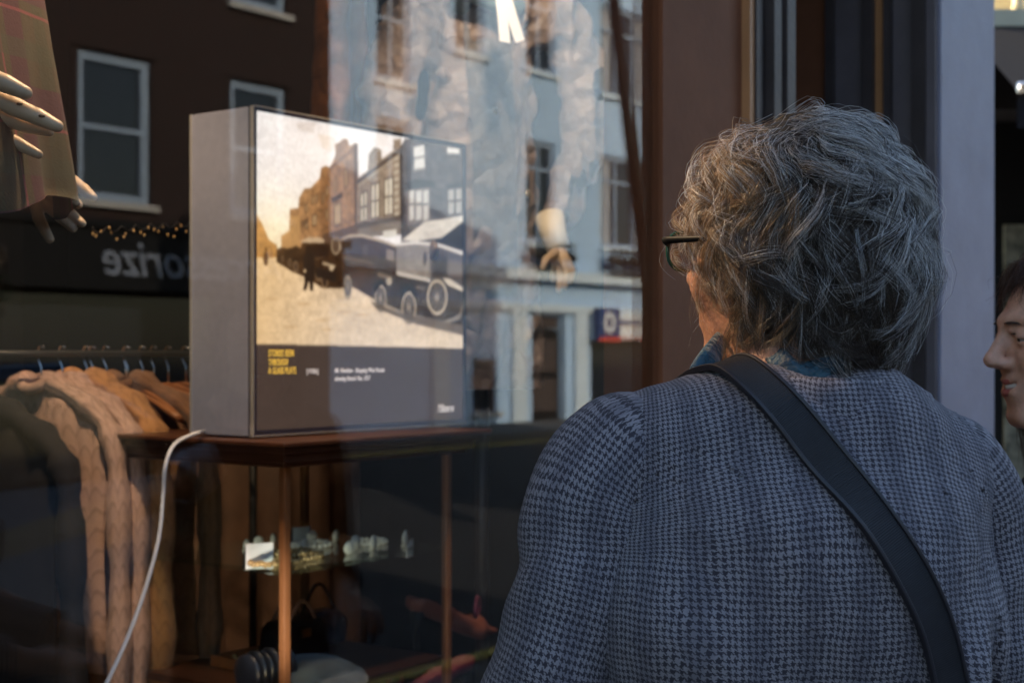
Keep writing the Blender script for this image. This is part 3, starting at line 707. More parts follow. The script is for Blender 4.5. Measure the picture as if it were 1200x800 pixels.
IMG[:] = rgb(250, 240, 236); IMG += (rgb(255, 228, 180)-IMG)*(glow*.8)[..., None]
cl = noise2(9, 7, 3); IMG *= (1-.10*np.clip(cl-.45, 0, 1)*np.clip((200-Vv)/200, 0, 1))[..., None]
def fill(poly, c, a=1.0, grain=0.0, seed=5):
    k = inpoly(poly); c = np.array(c, float)/255
    if grain:
        nn = 1+grain*(noise2(90, 90, seed)+noise2(30, 40, seed+1)-1)[..., None]; IMG[k] = (IMG*(1-a)+(c*nn)*a)[k]
    else: IMG[k] = IMG[k]*(1-a)+c*a
def ellp(cx, cy, rx, ry, c, a=1.0, ring=None):
    q = ((U-cx)/rx)**2+((Vv-cy)/ry)**2; k = q < 1
    if ring: k &= q > ring
    IMG[k] = IMG[k]*(1-a)+np.array(c)/255.*a
# smudged hanging shapes at the top
fill([(150, -20), (230, -25), (215, 20), (160, 12)], (200, 185, 175), .45); fill([(230, 20), (300, 35), (290, 90), (250, 75)], (225, 200, 175), .4)
# ground
fill([(0, 478), (80, 472), (250, 560), (790, 640), (795, 860), (0, 860)], (218, 190, 160), 1, .14, 11)
gk = inpoly([(0, 478), (80, 472), (250, 560), (790, 640), (795, 860), (0, 860)])
gg = np.clip(1-U/380, 0, 1)[..., None]; IMG[gk] = (IMG*(1-gg*.5)+rgb(240, 190, 120)*gg*.5)[gk]
gw = np.clip((Vv-560)/260, 0, 1)[..., None]*np.clip(U/500, 0, 1)[..., None]; IMG[gk] = (IMG*(1-gw*.5)+rgb(236, 216, 196)*gw*.5)[gk]
fill([(0, 320), (20, 350), (50, 420), (80, 440), (80, 485), (0, 485)], (170, 110, 48), .85, .3)
# terraces
fill([(95, 470), (95, 405), (125, 385), (128, 305), (160, 300), (163, 262), (182, 228), (206, 225), (240, 188), (245, 150), (262, 142), (278, 150), (278, 430)], (150, 108, 72), 1, .35, 21)
fill([(95, 470), (95, 405), (125, 385), (128, 330), (165, 330), (165, 470)], (196, 148, 92), .6)
fill([(240, 200), (278, 170), (278, 430), (240, 440)], (128, 90, 60), .8, .3)
fill([(278, 150), (300, 100), (296, 62), (312, 55), (330, 40), (345, 44), (350, 70), (372, 58), (382, 62), (385, 400), (278, 430)], (152, 114, 84), 1, .25, 31)
fill([(368, 60), (382, 58), (385, 400), (370, 404)], (90, 66, 50), .9)
fill([(275, 150), (372, 72), (372, 80), (275, 160)], (100, 72, 52), .8)
fill([(380, 190), (420, 160), (424, 100), (445, 72), (470, 80), (472, 118), (515, 85), (517, 45), (545, 40), (548, 400), (380, 400)], (150, 130, 112), 1, .18, 41)
fill([(380, 196), (538, 78), (540, 92), (380, 212)], (80, 66, 58)); fill([(380, 214), (538, 100), (538, 106), (380, 222)], (188, 172, 150), .7)
fill([(380, 360), (548, 325), (548, 345), (380, 378)], (86, 74, 66)); fill([(380, 378), (548, 345), (548, 400), (380, 410)], (120, 104, 90))
for y in range(110, 320, 26): fill([(519, y), (536, y-6), (536, y+8), (519, y+13)], (196, 182, 162), .9)
fill([(540, 78), (560, 40), (640, 35), (700, 52), (790, 62), (790, 430), (545, 430)], (84, 76, 74), 1, .3, 51)
fill([(540, 78), (548, 74), (556, 400), (545, 404)], (52, 46, 44))
for a in ([(592, 72), (632, 62), (634, 148), (594, 158)], [(718, 72), (764, 78), (764, 98), (718, 96)]):
    fill(a, (224, 214, 204)); 
fill([(592, 112), (633, 104), (633, 109), (592, 117)], (90, 80, 74)); fill([(590, 156), (636, 148), (636, 156), (590, 164)], (140, 128, 120))
fill([(556, 208), (600, 192), (668, 200), (672, 222), (560, 236)], (52, 46, 44)); fill([(566, 234), (652, 220), (655, 352), (568, 366)], (120, 108, 100))
for a, b in ((576, 594), (600, 622), (628, 648)): fill([(a, 236), (b, 232), (b, 342), (a, 348)], (205, 196, 186)); fill([(a, 285), (b, 282), (b, 287), (a, 290)], (70, 60, 56))
fill([(716, 210), (774, 206), (774, 222), (716, 228)], (54, 48, 46)); fill([(722, 232), (772, 226), (772, 318), (722, 324)], (170, 160, 152)); fill([(744, 228), (750, 228), (750, 322), (744, 322)], (66, 58, 54)); fill([(722, 272), (772, 268), (772, 274), (722, 278)], (66, 58, 54))
for a, b, c, d_2 in ((484, 512, 188, 326), (434, 462, 208, 338), (394, 416, 240, 352)):
    fill([(a-4, c+2), (b+4, c-10), (b+4, d_2), (a-4, d_2+8)], (92, 76, 66)); fill([(a, c+8), (b, c-2), (b, d_2-6), (a, d_2)], (212, 198, 176)); x = (a+b)/2
    fill([(x-2, c), (x+2, c), (x+2, d_2), (x-2, d_2)], (90, 76, 66)); fill([(a, (c+d_2)/2), (b, (c+d_2)/2-6), (b, (c+d_2)/2), (a, (c+d_2)/2+6)], (90, 76, 66))
fill([(476, 386), (528, 378), (528, 408), (476, 414)], (214, 204, 190))
for a, b, c, d_2 in ((330, 345, 150, 226), (292, 303, 182, 246), (262, 272, 215, 262), (248, 257, 240, 285), (262, 272, 300, 350), (208, 218, 250, 290), (222, 232, 245, 285), (210, 230, 320, 370), (184, 194, 280, 320), (184, 196, 345, 380)):
    fill([(a, c+4), (b, c), (b, d_2-3), (a, d_2)], (92, 68, 48)); fill([(a+3, c+9), (b-2, c+6), (b-2, d_2-8), (a+3, d_2-6)], (196, 160, 120), .7)
fill([(284, 262), (325, 240), (326, 262), (286, 282)], (78, 58, 46)); fill([(292, 284), (320, 274), (320, 368), (294, 374)], (108, 82, 64)); fill([(298, 288), (305, 286), (305, 360), (298, 362)], (208, 178, 142)); fill([(309, 284), (316, 282), (316, 358), (309, 360)], (208, 178, 142))
fill([(250, 400), (378, 362), (380, 420), (250, 440)], (92, 68, 52))
fill([(170, 352), (196, 332), (200, 350), (172, 376)], (86, 62, 44), .8)
# awning
fill([(545, 422), (632, 352), (778, 328), (778, 350), (712, 410), (600, 424)], (228, 214, 198), 1, .08, 61); fill([(620, 395), (700, 372), (712, 408), (640, 420)], (196, 180, 166), .5)
fill([(700, 410), (778, 350), (778, 480), (640, 430)], (44, 40, 42))
# lines of cars
fill([(78, 455), (95, 448), (120, 452), (138, 448), (150, 440), (168, 452), (178, 420), (262, 432), (300, 440), (330, 470), (330, 600), (250, 600), (190, 560), (140, 540), (78, 502)], (56, 38, 24), 1, .4, 71)
fill([(168, 424), (200, 408), (240, 410), (258, 420), (256, 432), (170, 430)], (190, 160, 128)); ellp(225, 470, 30, 26, (110, 82, 60), .5)
fill([(185, 445), (270, 440), (275, 480), (185, 490)], (44, 30, 22)); ellp(300, 442, 18, 34, (150, 128, 104)); ellp(300, 442, 12, 26, (90, 70, 56))
for cx, cy, rx, ry in ((150, 520, 9, 20), (128, 505, 6, 14), (235, 548, 12, 26), (258, 572, 13, 32), (100, 490, 4, 10)):
    ellp(cx, cy, rx, ry, (150, 120, 90), 1, .55); ellp(cx, cy, rx*.7, ry*.7, (60, 44, 34), .9)
fill([(250, 500), (300, 515), (296, 525), (250, 512)], (176, 150, 120)); fill([(225, 520), (300, 545), (300, 580), (225, 556)], (40, 30, 24)); ellp(284, 525, 9, 12, (196, 170, 138))
# dark van
fill([(318, 418), (350, 402), (400, 402), (470, 420), (526, 440), (528, 610), (440, 640), (380, 605), (322, 575)], (64, 46, 34), 1, .3, 81)
fill([(318, 416), (350, 399), (400, 398), (470, 416), (526, 438), (526, 448), (468, 428), (400, 410), (350, 411), (320, 424)], (184, 164, 144))
fill([(325, 480), (440, 505), (440, 512), (325, 488)], (112, 94, 80)); fill([(330, 430), (388, 428), (388, 470), (330, 468)], (66, 54, 46)); fill([(400, 436), (420, 438), (420, 480), (400, 478)], (86, 72, 62))
fill([(445, 515), (505, 535), (525, 560), (525, 650), (450, 650), (430, 600), (440, 540)], (62, 52, 46)); fill([(455, 540), (510, 556), (512, 570), (458, 556)], (120, 104, 92)); ellp(500, 575, 11, 15, (176, 160, 142)); fill([(490, 452), (520, 460), (520, 500), (490, 492)], (136, 120, 108))
# light van
fill([(526, 440), (560, 432), (650, 430), (720, 448), (776, 470), (776, 570), (656, 570), (526, 545)], (134, 122, 114), 1, .15, 91)
fill([(528, 430), (600, 424), (680, 430), (778, 462), (778, 478), (690, 446), (600, 436), (530, 442)], (226, 214, 204))
fill([(650, 440), (776, 478), (778, 600), (655, 580)], (84, 76, 76)); ellp(634, 490, 7, 26, (66, 58, 54)); fill([(526, 535), (645, 562), (645, 574), (526, 550)], (196, 184, 172)); fill([(665, 470), (716, 486), (716, 560), (665, 552)], (60, 54, 54)); fill([(722, 488), (774, 500), (774, 560), (722, 556)], (110, 100, 98))
fill([(526, 552), (645, 576), (780, 600), (780, 740), (640, 715), (560, 690), (440, 640), (500, 620)], (54, 42, 34), 1, .3, 95)
fill([(700, 560), (730, 566), (778, 600), (778, 614), (720, 590)], (216, 200, 182)); fill([(480, 655), (560, 690), (700, 726), (760, 700), (778, 660), (780, 672), (764, 716), (704, 740), (556, 700), (480, 664)], (140, 128, 118)); fill([(600, 590), (636, 596), (636, 608), (600, 602)], (110, 100, 94))
for cx, cy, rx, ry in ((574, 672, 29, 62), (468, 637, 23, 52), (345, 596, 15, 46), (680, 634, 41, 72)):
    ellp(cx, cy, rx, ry, (44, 36, 34)); ellp(cx, cy, rx*.95, ry*.95, (186, 168, 148), 1, .62)
    ellp(cx, cy, rx*.72, ry*.72, (70, 60, 56))
    for k in range(10):
        a = k*math.pi/5; x, y = cx+rx*.7*math.cos(a), cy+ry*.7*math.sin(a); dx, dy = -math.sin(a)*1.4, math.cos(a)*1.4
        fill([(cx-dx, cy-dy), (cx+dx, cy+dy), (x+dx, y+dy), (x-dx, y-dy)], (138, 124, 112))
    ellp(cx, cy, rx*.2, ry*.2, (150, 136, 122))
fill([(540, 600), (575, 580), (602, 610), (598, 640), (575, 605), (545, 640)], (30, 26, 26)); fill([(440, 590), (470, 565), (494, 600), (470, 585), (446, 620)], (30, 26, 26))
fill([(450, 675), (600, 735), (790, 780), (790, 740), (700, 726), (560, 700), (430, 650)], (92, 78, 68), .9)
# walkers
ellp(198, 455, 9, 14, (40, 28, 20)); fill([(188, 444), (209, 444), (210, 449), (187, 449)], (30, 22, 18)); fill([(182, 472), (200, 466), (218, 474), (222, 540), (214, 576), (184, 576), (178, 530)], (38, 28, 22)); fill([(184, 574), (196, 574), (190, 606), (178, 608)], (34, 24, 20)); fill([(202, 574), (214, 574), (214, 610), (204, 610)], (34, 24, 20)); ellp(184, 536, 5, 7, (214, 180, 140))
ellp(38, 455, 5, 8, (80, 52, 26)); fill([(30, 466), (46, 466), (47, 492), (42, 516), (33, 516), (28, 492)], (84, 54, 28)); fill([(54, 462), (60, 462), (60, 488), (54, 488)], (120, 80, 40))
for cx, cy in ((130, 745), (270, 755), (250, 720), (400, 700), (60, 640), (180, 660), (330, 690)): ellp(cx, cy, 26, 5, (176, 136, 92), .35)
IMG *= (1+.13*(noise2(160, 160, 99)-.5)+.05*(noise2(14, 12, 98)-.5))[..., None]
hz_ = np.clip(1-(U+60)/330, 0, 1)*np.clip((640-Vv)/400, 0, 1); IMG += (rgb(255, 206, 140)-IMG)*(hz_*.45*(IMG.mean(2) < .8))[..., None]
cap = PY > 403+(PX-302)*.022; lef = PX < 302.5
IMG[cap] = (rgb(70, 59, 55)*(1+.05*(noise2(60, 60, 4)-.5))[..., None])[cap]
# soften a little (old print)
for _ in range(7):
    IMG[1:-1, 1:-1] = (IMG[1:-1, 1:-1]*2+IMG[:-2, 1:-1]+IMG[2:, 1:-1]+IMG[1:-1, :-2]+IMG[1:-1, 2:])/6
IMG = np.clip(IMG*.985+rgb(6, 3, 1), 0, 1)**2.2
V = np.stack([.007+XX*(LW-.014), np.full(U.shape, .0005), .011+ZZ*(LH-.018)], 2).reshape(-1, 3)
ii = (np.arange(GX-1)[:, None]*GZ+np.arange(GZ-1)[None, :]).ravel(); F = np.stack([ii, ii+GZ, ii+GZ+1, ii+1], 1)
pm = mat('backlit_print', (.5, .5, .5), .5, spec=.15); h = NB(pm); a = h.n.new('ShaderNodeAttribute'); a.attribute_name = 'Col'
h.l.new(h.mix(.85, a.outputs['Color'], (.006, .005, .004)), h.b.inputs['Base Color']); h.l.new(a.outputs['Color'], h.b.inputs['Emission Color']); h.b.inputs['Emission Strength'].default_value = .31
linkm('photo_print', npmesh('photo_print', V, F, pm, False, None, IMG.reshape(-1, 3)), lb)
def lbtext(body, px, py, size, mt, sx, shear=0, bold=0, sp=1.0, name='lettering'):
    s_, z_ = sz(px, py, BD); return text_mesh(body, size, M[mt], name, lb, (s_-BX0, -.0006, z_-BZ0), (1, 0, 0), (0, 0, 1), .0004, sx, shear, bold, sp)
lbtext('STORIES SEEN', 314.5, 417.5, .0175, 'lettering_y', .52, 0, .0001, 1.15)
lbtext('THROUGH', 314.5, 428.0, .0175, 'lettering_y', .52, 0, .0001, 1.15)
lbtext('A GLASS PLATE', 314.5, 438.0, .0175, 'lettering_y', .52, 0, .0001, 1.15)
lbtext('[1930s]', 359, 437.5, .013, 'lettering_w', .8, 0, 0)
lbtext('Mr. Newham - Shopping West Parade', 392, 436.5, .0125, 'lettering_w', .74, .3, .0001)
lbtext("showing Stone's Van, 1927", 392, 446.0, .0125, 'lettering_w', .74, .3, .0001)
lbtext("&Stones", 512, 482.5, .022, 'lettering_w', .74, .3, .0008)
# cable
cpts = [(228, 508, .70), (205, 520, .62), (194, 545, .6), (191, 580, .6), (186, 630, .58), (170, 690, .56), (148, 750, .54), (118, 815, .52), (90, 880, .5)]
def smooth_path(pts, n=6):
    P = [Vector(p) for p in pts]; out = []
    for i in range(len(P)-1):
        p0, p1, p2, p3 = P[max(i-1, 0)], P[i], P[i+1], P[min(i+2, len(P)-1)]
        for k in range(n):
            t = k/n; out.append(.5*((2*p1)+(p2-p0)*t+(2*p0-5*p1+4*p2-p3)*t*t+(3*p1-p0-3*p2+p3)*t**3))
    out.append(P[-1]); return out
pl = []
for px, py, d in cpts:
    s_, z_ = sz(px, py, d); pl.append((s_-BX0, d-BD, z_-BZ0))
m = MB(); m.tube([(0.004, LD_-.03, .006)]+smooth_path(pl), .0034, 10); m.build('cable', M['cable'], lb)

# ================================================================== DISPLAY CABINET
CZ = 1.298
cb = thing('display_cabinet', 'dark varnished wooden display cabinet with glass sides and orange brown corner posts', 'cabinet', W(1.82, .57, .5), TH)
cw, cd, ch = .47, .42, CZ-.5
m = MB(); m.box(-.05, cw+.07, -.05, cd+.04, ch-.010, ch-.001); m.box(-.04, cw+.055, -.04, cd+.03, ch-.022, ch-.010); m.box(-.028, cw+.035, -.028, cd+.02, ch-.040, ch-.022); m.box(-.02, cw+.02, -.02, cd+.01, ch-.048, ch-.040); m.build('cornice', M['brown_wood'], cb, bevel=.0025)
for x, y in ((0, 0), (cw-.016, 0), (0, cd-.016), (cw-.016, cd-.016)):
    m = MB(); m.box(x, x+.016, y, y+.016, .08, ch-.048); m.build('corner_post', M['oak'], cb, bevel=.003)
m = MB(); m.box(-.02, cw+.02, -.02, cd+.02, 0, .08); m.build('plinth', M['brown_wood'], cb, bevel=.004)
m = MB(); m.box(.018, cw-.018, .004, .008, .08, ch-.048); m.build('front_glass', M['glass_thin'], cb)
m = MB(); m.box(.004, .008, .018, cd-.018, .08, ch-.048); m.build('side_glass', M['glass_thin'], cb)
m = MB(); m.box(.018, cw-.018, cd-.012, cd-.004, .08, ch-.048)
m.build('back_glass', M['glass_thin'], cb)
SHZ = 1.062-.5
m = MB(); m.box(.010, cw-.006, .012, cd-.016, SHZ-.008, SHZ); m.build('shelf', glass_mat('green_shelf_glass', .08, (.90, .97, .95)), cb)
m = MB(); m.box(.010, cw-.006, .012, cd-.016, .32, .335); m.build('lower_shelf', M['brown_wood'], cb)
m = MB(); n = 50; vs = []
for i in range(n+1):
    q = 1.35*i/n; y = .03*math.sin(i*1.3)+.018*math.sin(i*2.9); vs += [(q, y, 0), (q, y, .80), (q, y+.006, 0), (q, y+.006, .80)]
m.add(vs, [(4*i, 4*i+4, 4*i+5, 4*i+1) for i in range(n)]+[(4*i+2, 4*i+3, 4*i+7, 4*i+6) for i in range(n)]+[(4*i+1, 4*i+5, 4*i+7, 4*i+3) for i in range(n)], True)
tag(m.build('low_curtain', M['panel'], loc=W(1.72, 1.52, .5), rz=TH), 'brown pleated low curtain behind the wooden cabinet', 'curtain')
# --- things on the glass shelf
def cab(s, d, z): return W(1.82+s, .57+d, z)
zS = 1.0625
def necklace(loc, n, r, br, mt, lab, sq=.6):
    m = MB()
    for k in range(n):
        a = 2*math.pi*k/n; rr = r*(1+.14*math.sin(3*a+n)); m.ell((rr*math.cos(a), rr*sq*math.sin(a), br+(k % 3)*.001), (br, br, br), 8, 6)
    o = m.build('necklace', M[mt], loc=loc, rz=TH); tag(o, lab, 'necklace')
necklace(cab(.06, .08, zS), 26, .055, .006, 'bead_gold', 'amber bead necklace coiled on the glass shelf behind the left post')
necklace(cab(.11, .10, zS), 34, .065, .0055, 'bead_gold', 'longer amber bead necklace heaped on the shelf right of the left post')
necklace(cab(.10, .09, zS+.011), 26, .045, .0055, 'bead_gold', 'small coil of amber beads on top of the longer necklace')
necklace(cab(.26, .20, zS), 24, .05, .006, 'bead_pearl', 'pearl bead necklace at the middle of the glass shelf')
necklace(cab(.37, .14, zS), 24, .045, .005, 'bead_pearl', 'pearl bead necklace at the right end of the glass shelf')
for s, d, r, tilt, lab in ((.32, .08, .014, .9, 'ivory disc brooch at the front right of the glass shelf'), (.24, .07, .012, .5, 'small ivory brooch at the front centre of the glass shelf'), (.36, .22, .013, 1, 'grey pearl brooch towards the back right of the glass shelf'), (.20, .15, .014, 1, 'round pale brooch standing at the middle front of the glass shelf'), (.15, .26, .012, 1, 'round dull brooch at the back left of the glass shelf'), (.20, .28, .012, .6, 'round brown brooch at the back of the glass shelf'),
                           (.29, .10, .015, .8, 'large cream disc brooch propped near the right price tag'), (.395, .06, .016, 1, 'white enamel brooch at the far right of the glass shelf'), (.33, .26, .012, .4, 'small oval brooch behind the pearl beads'), (.26, .30, .011, 1, 'tiny pearly brooch at the very back of the glass shelf')):
    m = MB(); m.lathe([(.001, -.002), (r, -.0015), (r*1.05, 0), (r*.8, .0025), (.001, .003)], 20, (0, 0, r*1.02), 'y'); m.box(-.003, .003, -.001, .008, 0, .004)
    tag(m.build('brooch', M['bead_pearl'], loc=cab(s, d, zS), rz=TH+(tilt-.7)), lab, 'brooch', 'brooches on the glass shelf')
def card(px, py, wpx, hpx, d, lab, mt='tag', rot=0, name='price_card'):
    s_, z_ = sz(px, py, d); y = W(s_, d).y; wd = wpx/FPX*y*1.25; hh = hpx/FPX*y
    r_ = thing(name, lab, 'card', W(s_, d, z_), TH+rot)
    m = MB(); m.box(-wd/2, wd/2, -.001, .001, 0, hh); m.build('face', M[mt], r_)
    m = MB(); m.add([(-wd/2, .0015, 0), (wd/2, .0015, 0), (wd/2, .0015, hh), (-wd/2, .0015, hh), (-wd/2, .03, 0), (wd/2, .03, 0)], [(0, 1, 2, 3), (0, 3, 4), (1, 5, 2), (2, 5, 4, 3), (0, 4, 5, 1)]); m.build('easel_back', M['card_back'], r_)
card(304, 666, 26, 30, .66, 'small bright white price card standing left of the cabinet corner post', rot=-.5)
card(354, 642, 20, 25, .86, 'grey price card standing behind the beads on the glass shelf', 'curtain', rot=-.2)
card(480, 652, 14, 20, .66, 'small white swing tag leaning at the right of the shelf', rot=.3)
zL = .837
# ridged purse / cuff bracelets
m = MB()
for k in range(6):
    c = (-.045+k*.018, 0, .035); m.ell(c, (.0095, .035, .036+.004*(k % 2)), 14, 10)
tag(m.build('pleated_purse', M['navy_leather'], loc=W(*[1.86, .66], zL), rz=TH), 'small pleated black leather purse on the lower shelf by the left post', 'purse')
# handbag with arched handle
hb = thing('handbag', 'dark handbag with an arched brown handle on the lower cabinet shelf', 'handbag', W(2.07, .80, zL), TH)
m = MB(); m.prism([(-.075, 0), (.075, 0), (.065, .07), (.05, .082), (-.05, .082), (-.065, .07)], -.03, .03); m.build('bag_body', M['black_gloss'], hb, bevel=.008)
for y in (-.022, .022):
    m = MB(); m.tube([(-.04+.08*k/12, y, .075+.045*math.sin(math.pi*k/12)) for k in range(13)], .0035, 8); m.build('handle', M['brown_leather'], hb)
m = MB(); m.box(-.012, .012, -.036, -.030, .05, .066); m.build('clasp', M['brass'], hb)
hb = thing('handbag', 'second dark handbag with a loop handle, behind and right of the first one', 'handbag', W(2.2, .86, zL), TH)
m = MB(); m.prism([(-.06, 0), (.06, 0), (.07, .05), (.04, .075), (-.04, .075), (-.07, .05)], -.025, .025); m.build('bag_body', M['navy_leather'], hb, bevel=.008)
m = MB(); m.tube([(-.05+.1*k/12, 0, .07+.06*math.sin(math.pi*k/12)) for k in range(13)], .004, 8); m.build('handle', M['black_gloss'], hb)
# felt cap
m = MB(); m.lathe([(.10, 0), (.102, .004), (.085, .022), (.06, .034), (.03, .04), (.002, .041)], 28)
cpo = thing('felt_cap', 'grey blue felt cap lying at the front of the lower shelf', 'cap', W(1.97, .66, zL), TH); m.build('crown', M['felt'], cpo)
m = MB(); m.tube([(.10*math.cos(a), .10*math.sin(a), .004) for a in np.linspace(-2.2, -.6, 12)], .008, 8, flat=2.2); m.build('brim', M['felt'], cpo)
# tray of brass trinkets
tr = thing('jewellery_tray', 'low wooden tray with brass trinkets at the back of the lower shelf', 'tray', W(2.0, .84, zL), TH)
m = MB(); m.box(-.07, .07, -.05, .05, 0, .012); m.box(-.07, -.064, -.05, .05, .012, .022); m.box(.064, .07, -.05, .05, .012, .022); m.build('base', M['oak'], tr)
m = MB()
for k in range(9): m.ell((-.05+.0125*k, .02*math.sin(k*2.1), .018), (.006, .006, .005), 8, 6)
m.build('trinket', M['brass'], tr)
# high heeled shoe
def shoe(loc, rz, mt, lab):
    r_ = thing('high_heeled_shoe', lab, 'shoe', loc, rz)
    # foot along +x, heel at x=0
    def f(X, Y, Z):
        sole = .075-.075*np.clip(X/.16, 0, 1)**.8
        o = rcone(X, Y, Z, (0, 0, .10), (.05, 0, .085), .027, .027); o = smin(o, rcone(X, Y, Z, (.05, 0, .085), (.15, 0, .025), .026, .030), .02)
        o = smin(o, rcone(X, Y, Z, (.15, 0, .022), (.205, 0, .012), .028, .010, (1, 1, .7)), .015)
        inner = rcone(X, Y, Z, (0, 0, .12), (.05, 0, .10), .025, .025); inner = smin(inner, rcone(X, Y, Z, (.05, 0, .10), (.13, 0, .06), .025, .026), .02)
        o = smax(o, -inner, .004); o = smax(o, sole-Z, .004); return o
    V, F = snet(f, np.arange(-.04, .23, .004), np.arange(-.05, .05, .004), np.arange(-.02, .15, .004))
    linkm('upper', npmesh('upper', V, F, M[mt]), r_)
    m = MB(); m.tube([(-.005, 0, 0), (-.008, 0, .04), (-.002, 0, .085)], [.006, .007, .018], 12); m.build('heel', M['black_gloss'], r_)
    m = MB()
    for s in (-1, 1): m.tube([(.16, 0, .045)]+[(.16+s*.022*math.sin(a), s*.02*math.sin(a), .05+.018*(1-math.cos(a))) for a in np.linspace(0, math.pi*1.7, 12)], .004, 8, flat=1.8)
    m.build('bow', M['rose'], r_)
shoe(W(2.29, .66, .74+.1)+Vector((0, 0, 0)), TH-.2, 'rust', 'rust pink high heeled shoe with a bow beside the cabinet post')
shoe(W(2.55, .75, .66), TH+2.6, 'rose', 'rose pink high heeled shoe on the floor stand right of the cabinet')
st = thing('display_plinth', 'dark display plinth to the right of the cabinet', 'plinth', W(2.5, .78, .5), TH)
m = MB(); m.box(-.12, .0, -.12, .12, 0, .158); m.build('block', M['drape'], st, bevel=.004)

# ================================================================== GARMENT RAIL
RS0, RS1, RDp, RZ = 1.48, 2.35, 1.22, 1.452
gr_ = thing('garment_rail', 'thin steel clothes rail behind the window with wooden hangers along it', 'clothes rail', W(RS0, RDp, .5), TH)
m = MB(); m.tube([(0, 0, RZ-.5), (RS1-RS0, 0, RZ-.5)], .006, 12); m.build('rail', M['black_iron'], gr_)
for x in (0, RS1-RS0):
    m = MB(); m.tube([(x, 0, 0), (x, 0, RZ-.5)], .009, 12); m.tube([(x, -.2, .01), (x, .2, .01)], .009, 10); m.build('upright', M['black_iron'], gr_)
def hanger_parts(root, shift=0):
    m = MB(); m.tube([(0, .0, -.075), (0, 0, -.03), (0, .012, -.012+shift), (0, .016, .004+shift), (0, .006, .016+shift), (0, -.008, .012+shift)], .002, 8); m.build('hook', M['chrome'], root)
    m = MB(); m.tube(smooth_path([(0, -.21, -.135), (0, -.12, -.095), (0, 0, -.072), (0, .12, -.095), (0, .21, -.135)], 4), [.008]+[.011]*15+[.008], 10, flat=.6); m.build('bar', M['hanger_wood'], root)
def hanger(s, tilt=0):
    r_ = thing('coat_hanger', 'empty varnished wooden coat hanger on the steel rail', 'hanger', W(s, RDp, RZ+.0), TH+tilt, 'empty hangers on the rail'); hanger_parts(r_); return r_
for k, s in enumerate((1.90, 1.935, 1.985, 2.03, 2.06, 2.10, 2.15, 2.19, 2.24)): hanger(s, .12*math.sin(k*2.3))
def sweater(s, mt, lab, drop=.62, tilt=0, dz=0, wid=.86):
    r_ = thing('sweater', lab, 'sweater', W(s, RDp, RZ+dz), TH+tilt, 'garments hanging on the rail'); hanger_parts(r_, -dz)
    # body: flat draped sack
    m = MB(); n = 26; vs = []
    prof = [(-.07, .055), (-.085, .10), (-.11, .17), (-.15, .205), (-.25, .21), (-.4, .20), (-.55, .21), (-drop, .215)]
    for z, hw in prof:
        for j in range(n):
            a = 2*math.pi*j/n; vs.append((.022*math.sin(a)*(1+.3*math.sin(4*a+z*20)), hw*math.cos(a), z))
    m.add(vs, [(i*n+j, i*n+(j+1) % n, (i+1)*n+(j+1) % n, (i+1)*n+j) for i in range(len(prof)-1) for j in range(n)]+[tuple(range(n)), tuple((len(prof)-1)*n+j for j in range(n))], True)
    uvf = lambda co: np.stack([co[:, 1]+co[:, 0], -co[:, 2]], 1)
    m.build('body', M[mt], r_, uvf=uvf)
    for sg in (-1, 1):
        path = smooth_path([(0, sg*.03, -.062), (0, sg*.10, -.085), (.004, sg*.17, -.118), (.006, sg*.215, -.16), (.006, sg*.235, -.24), (.008, sg*.238, -.40), (.006, sg*.24, -.56), (.004, sg*.235, -.74)], 5)
        k = len(path); rad = [(.034+.006*math.sin(i*.9)+(.004 if i % 3 == 0 else 0))*wid for i in range(k)]
        mm = MB(); mm.tube(path, rad, 22, flat=.72)
        # uv: around / along
        uv = []; L = 0
        for i in range(k):
            if i: L += (path[i]-path[i-1]).length
            uv += [((j if j < 11 else 22-j)/22*.22, L) for j in range(22)]
        uva = np.array(uv)
        mm.build('sleeve', M[mt], r_, uvf=lambda co: uva)
    # collar roll
    m = MB(); m.tube([(.03*math.cos(a), .06*math.sin(a), -.06-.012*math.cos(2*a)) for a in np.linspace(0, 2*math.pi, 20)], .012, 10, cap=False); m.build('collar', M[mt], r_)
sweater(1.775, 'knit_pink', 'blush pink lace knit sweater, nearest the left end of the rail', tilt=.0)
sweater(1.825, 'knit_pink', 'blush peach knit sweater second on the rail, pressed against the first', tilt=-.02)
sweater(1.885, 'knit_tan', 'caramel brown cardigan third on the rail beside the pale knits', tilt=-.05, wid=1.1)
sweater(1.99, 'knit_brown', 'brown cardigan hanging among the empty hangers in the middle of the rail', tilt=.05, wid=.9)
sweater(1.665, 'black_cloth', 'black ribbed cardigan at the left end of the rail', tilt=0, wid=1, dz=-.05)
# bead garland under the brick reflection
s0_, z0_ = sz(108, 266, 1.0); s1b, z1b = sz(224, 258, 1.0)
ga = thing('bead_garland', 'string of tiny amber glass beads drooping above the clothes rail', 'garland', W(s0_, 1.0, z0_), TH)
m = MB(); pts = [(0+(s1b-s0_)*k/40, 0, (z1b-z0_)*k/40-.012*abs(math.sin(k*.55))) for k in range(41)]; m.tube(pts, .0012, 6); m.build('string', M['black_iron'], ga)
m = MB()
for k in range(0, 41, 2):
    p = pts[k]
    m.ell((p[0]+random.uniform(-.004, .004), random.uniform(-.006, .006), p[2]-random.uniform(0, .02)), (.0022, .0022, .0034), 8, 6)
m.build('bead', M['bead_gold'], ga)

# ================================================================== TARTAN CAPE MANNEQUIN
cm = thing('cape_mannequin', 'mannequin in a brown and plum tartan cape with jointed wooden hands, far left', 'mannequin', W(.98, .42, .5), TH)
mw = Vector(W(.98, .42, .5))
def cm_loc(p):  # world -> local
    v = Vector(p)-mw; return Vector((v.x*.6+v.y*.8, -v.x*.8+v.y*.6, v.z))
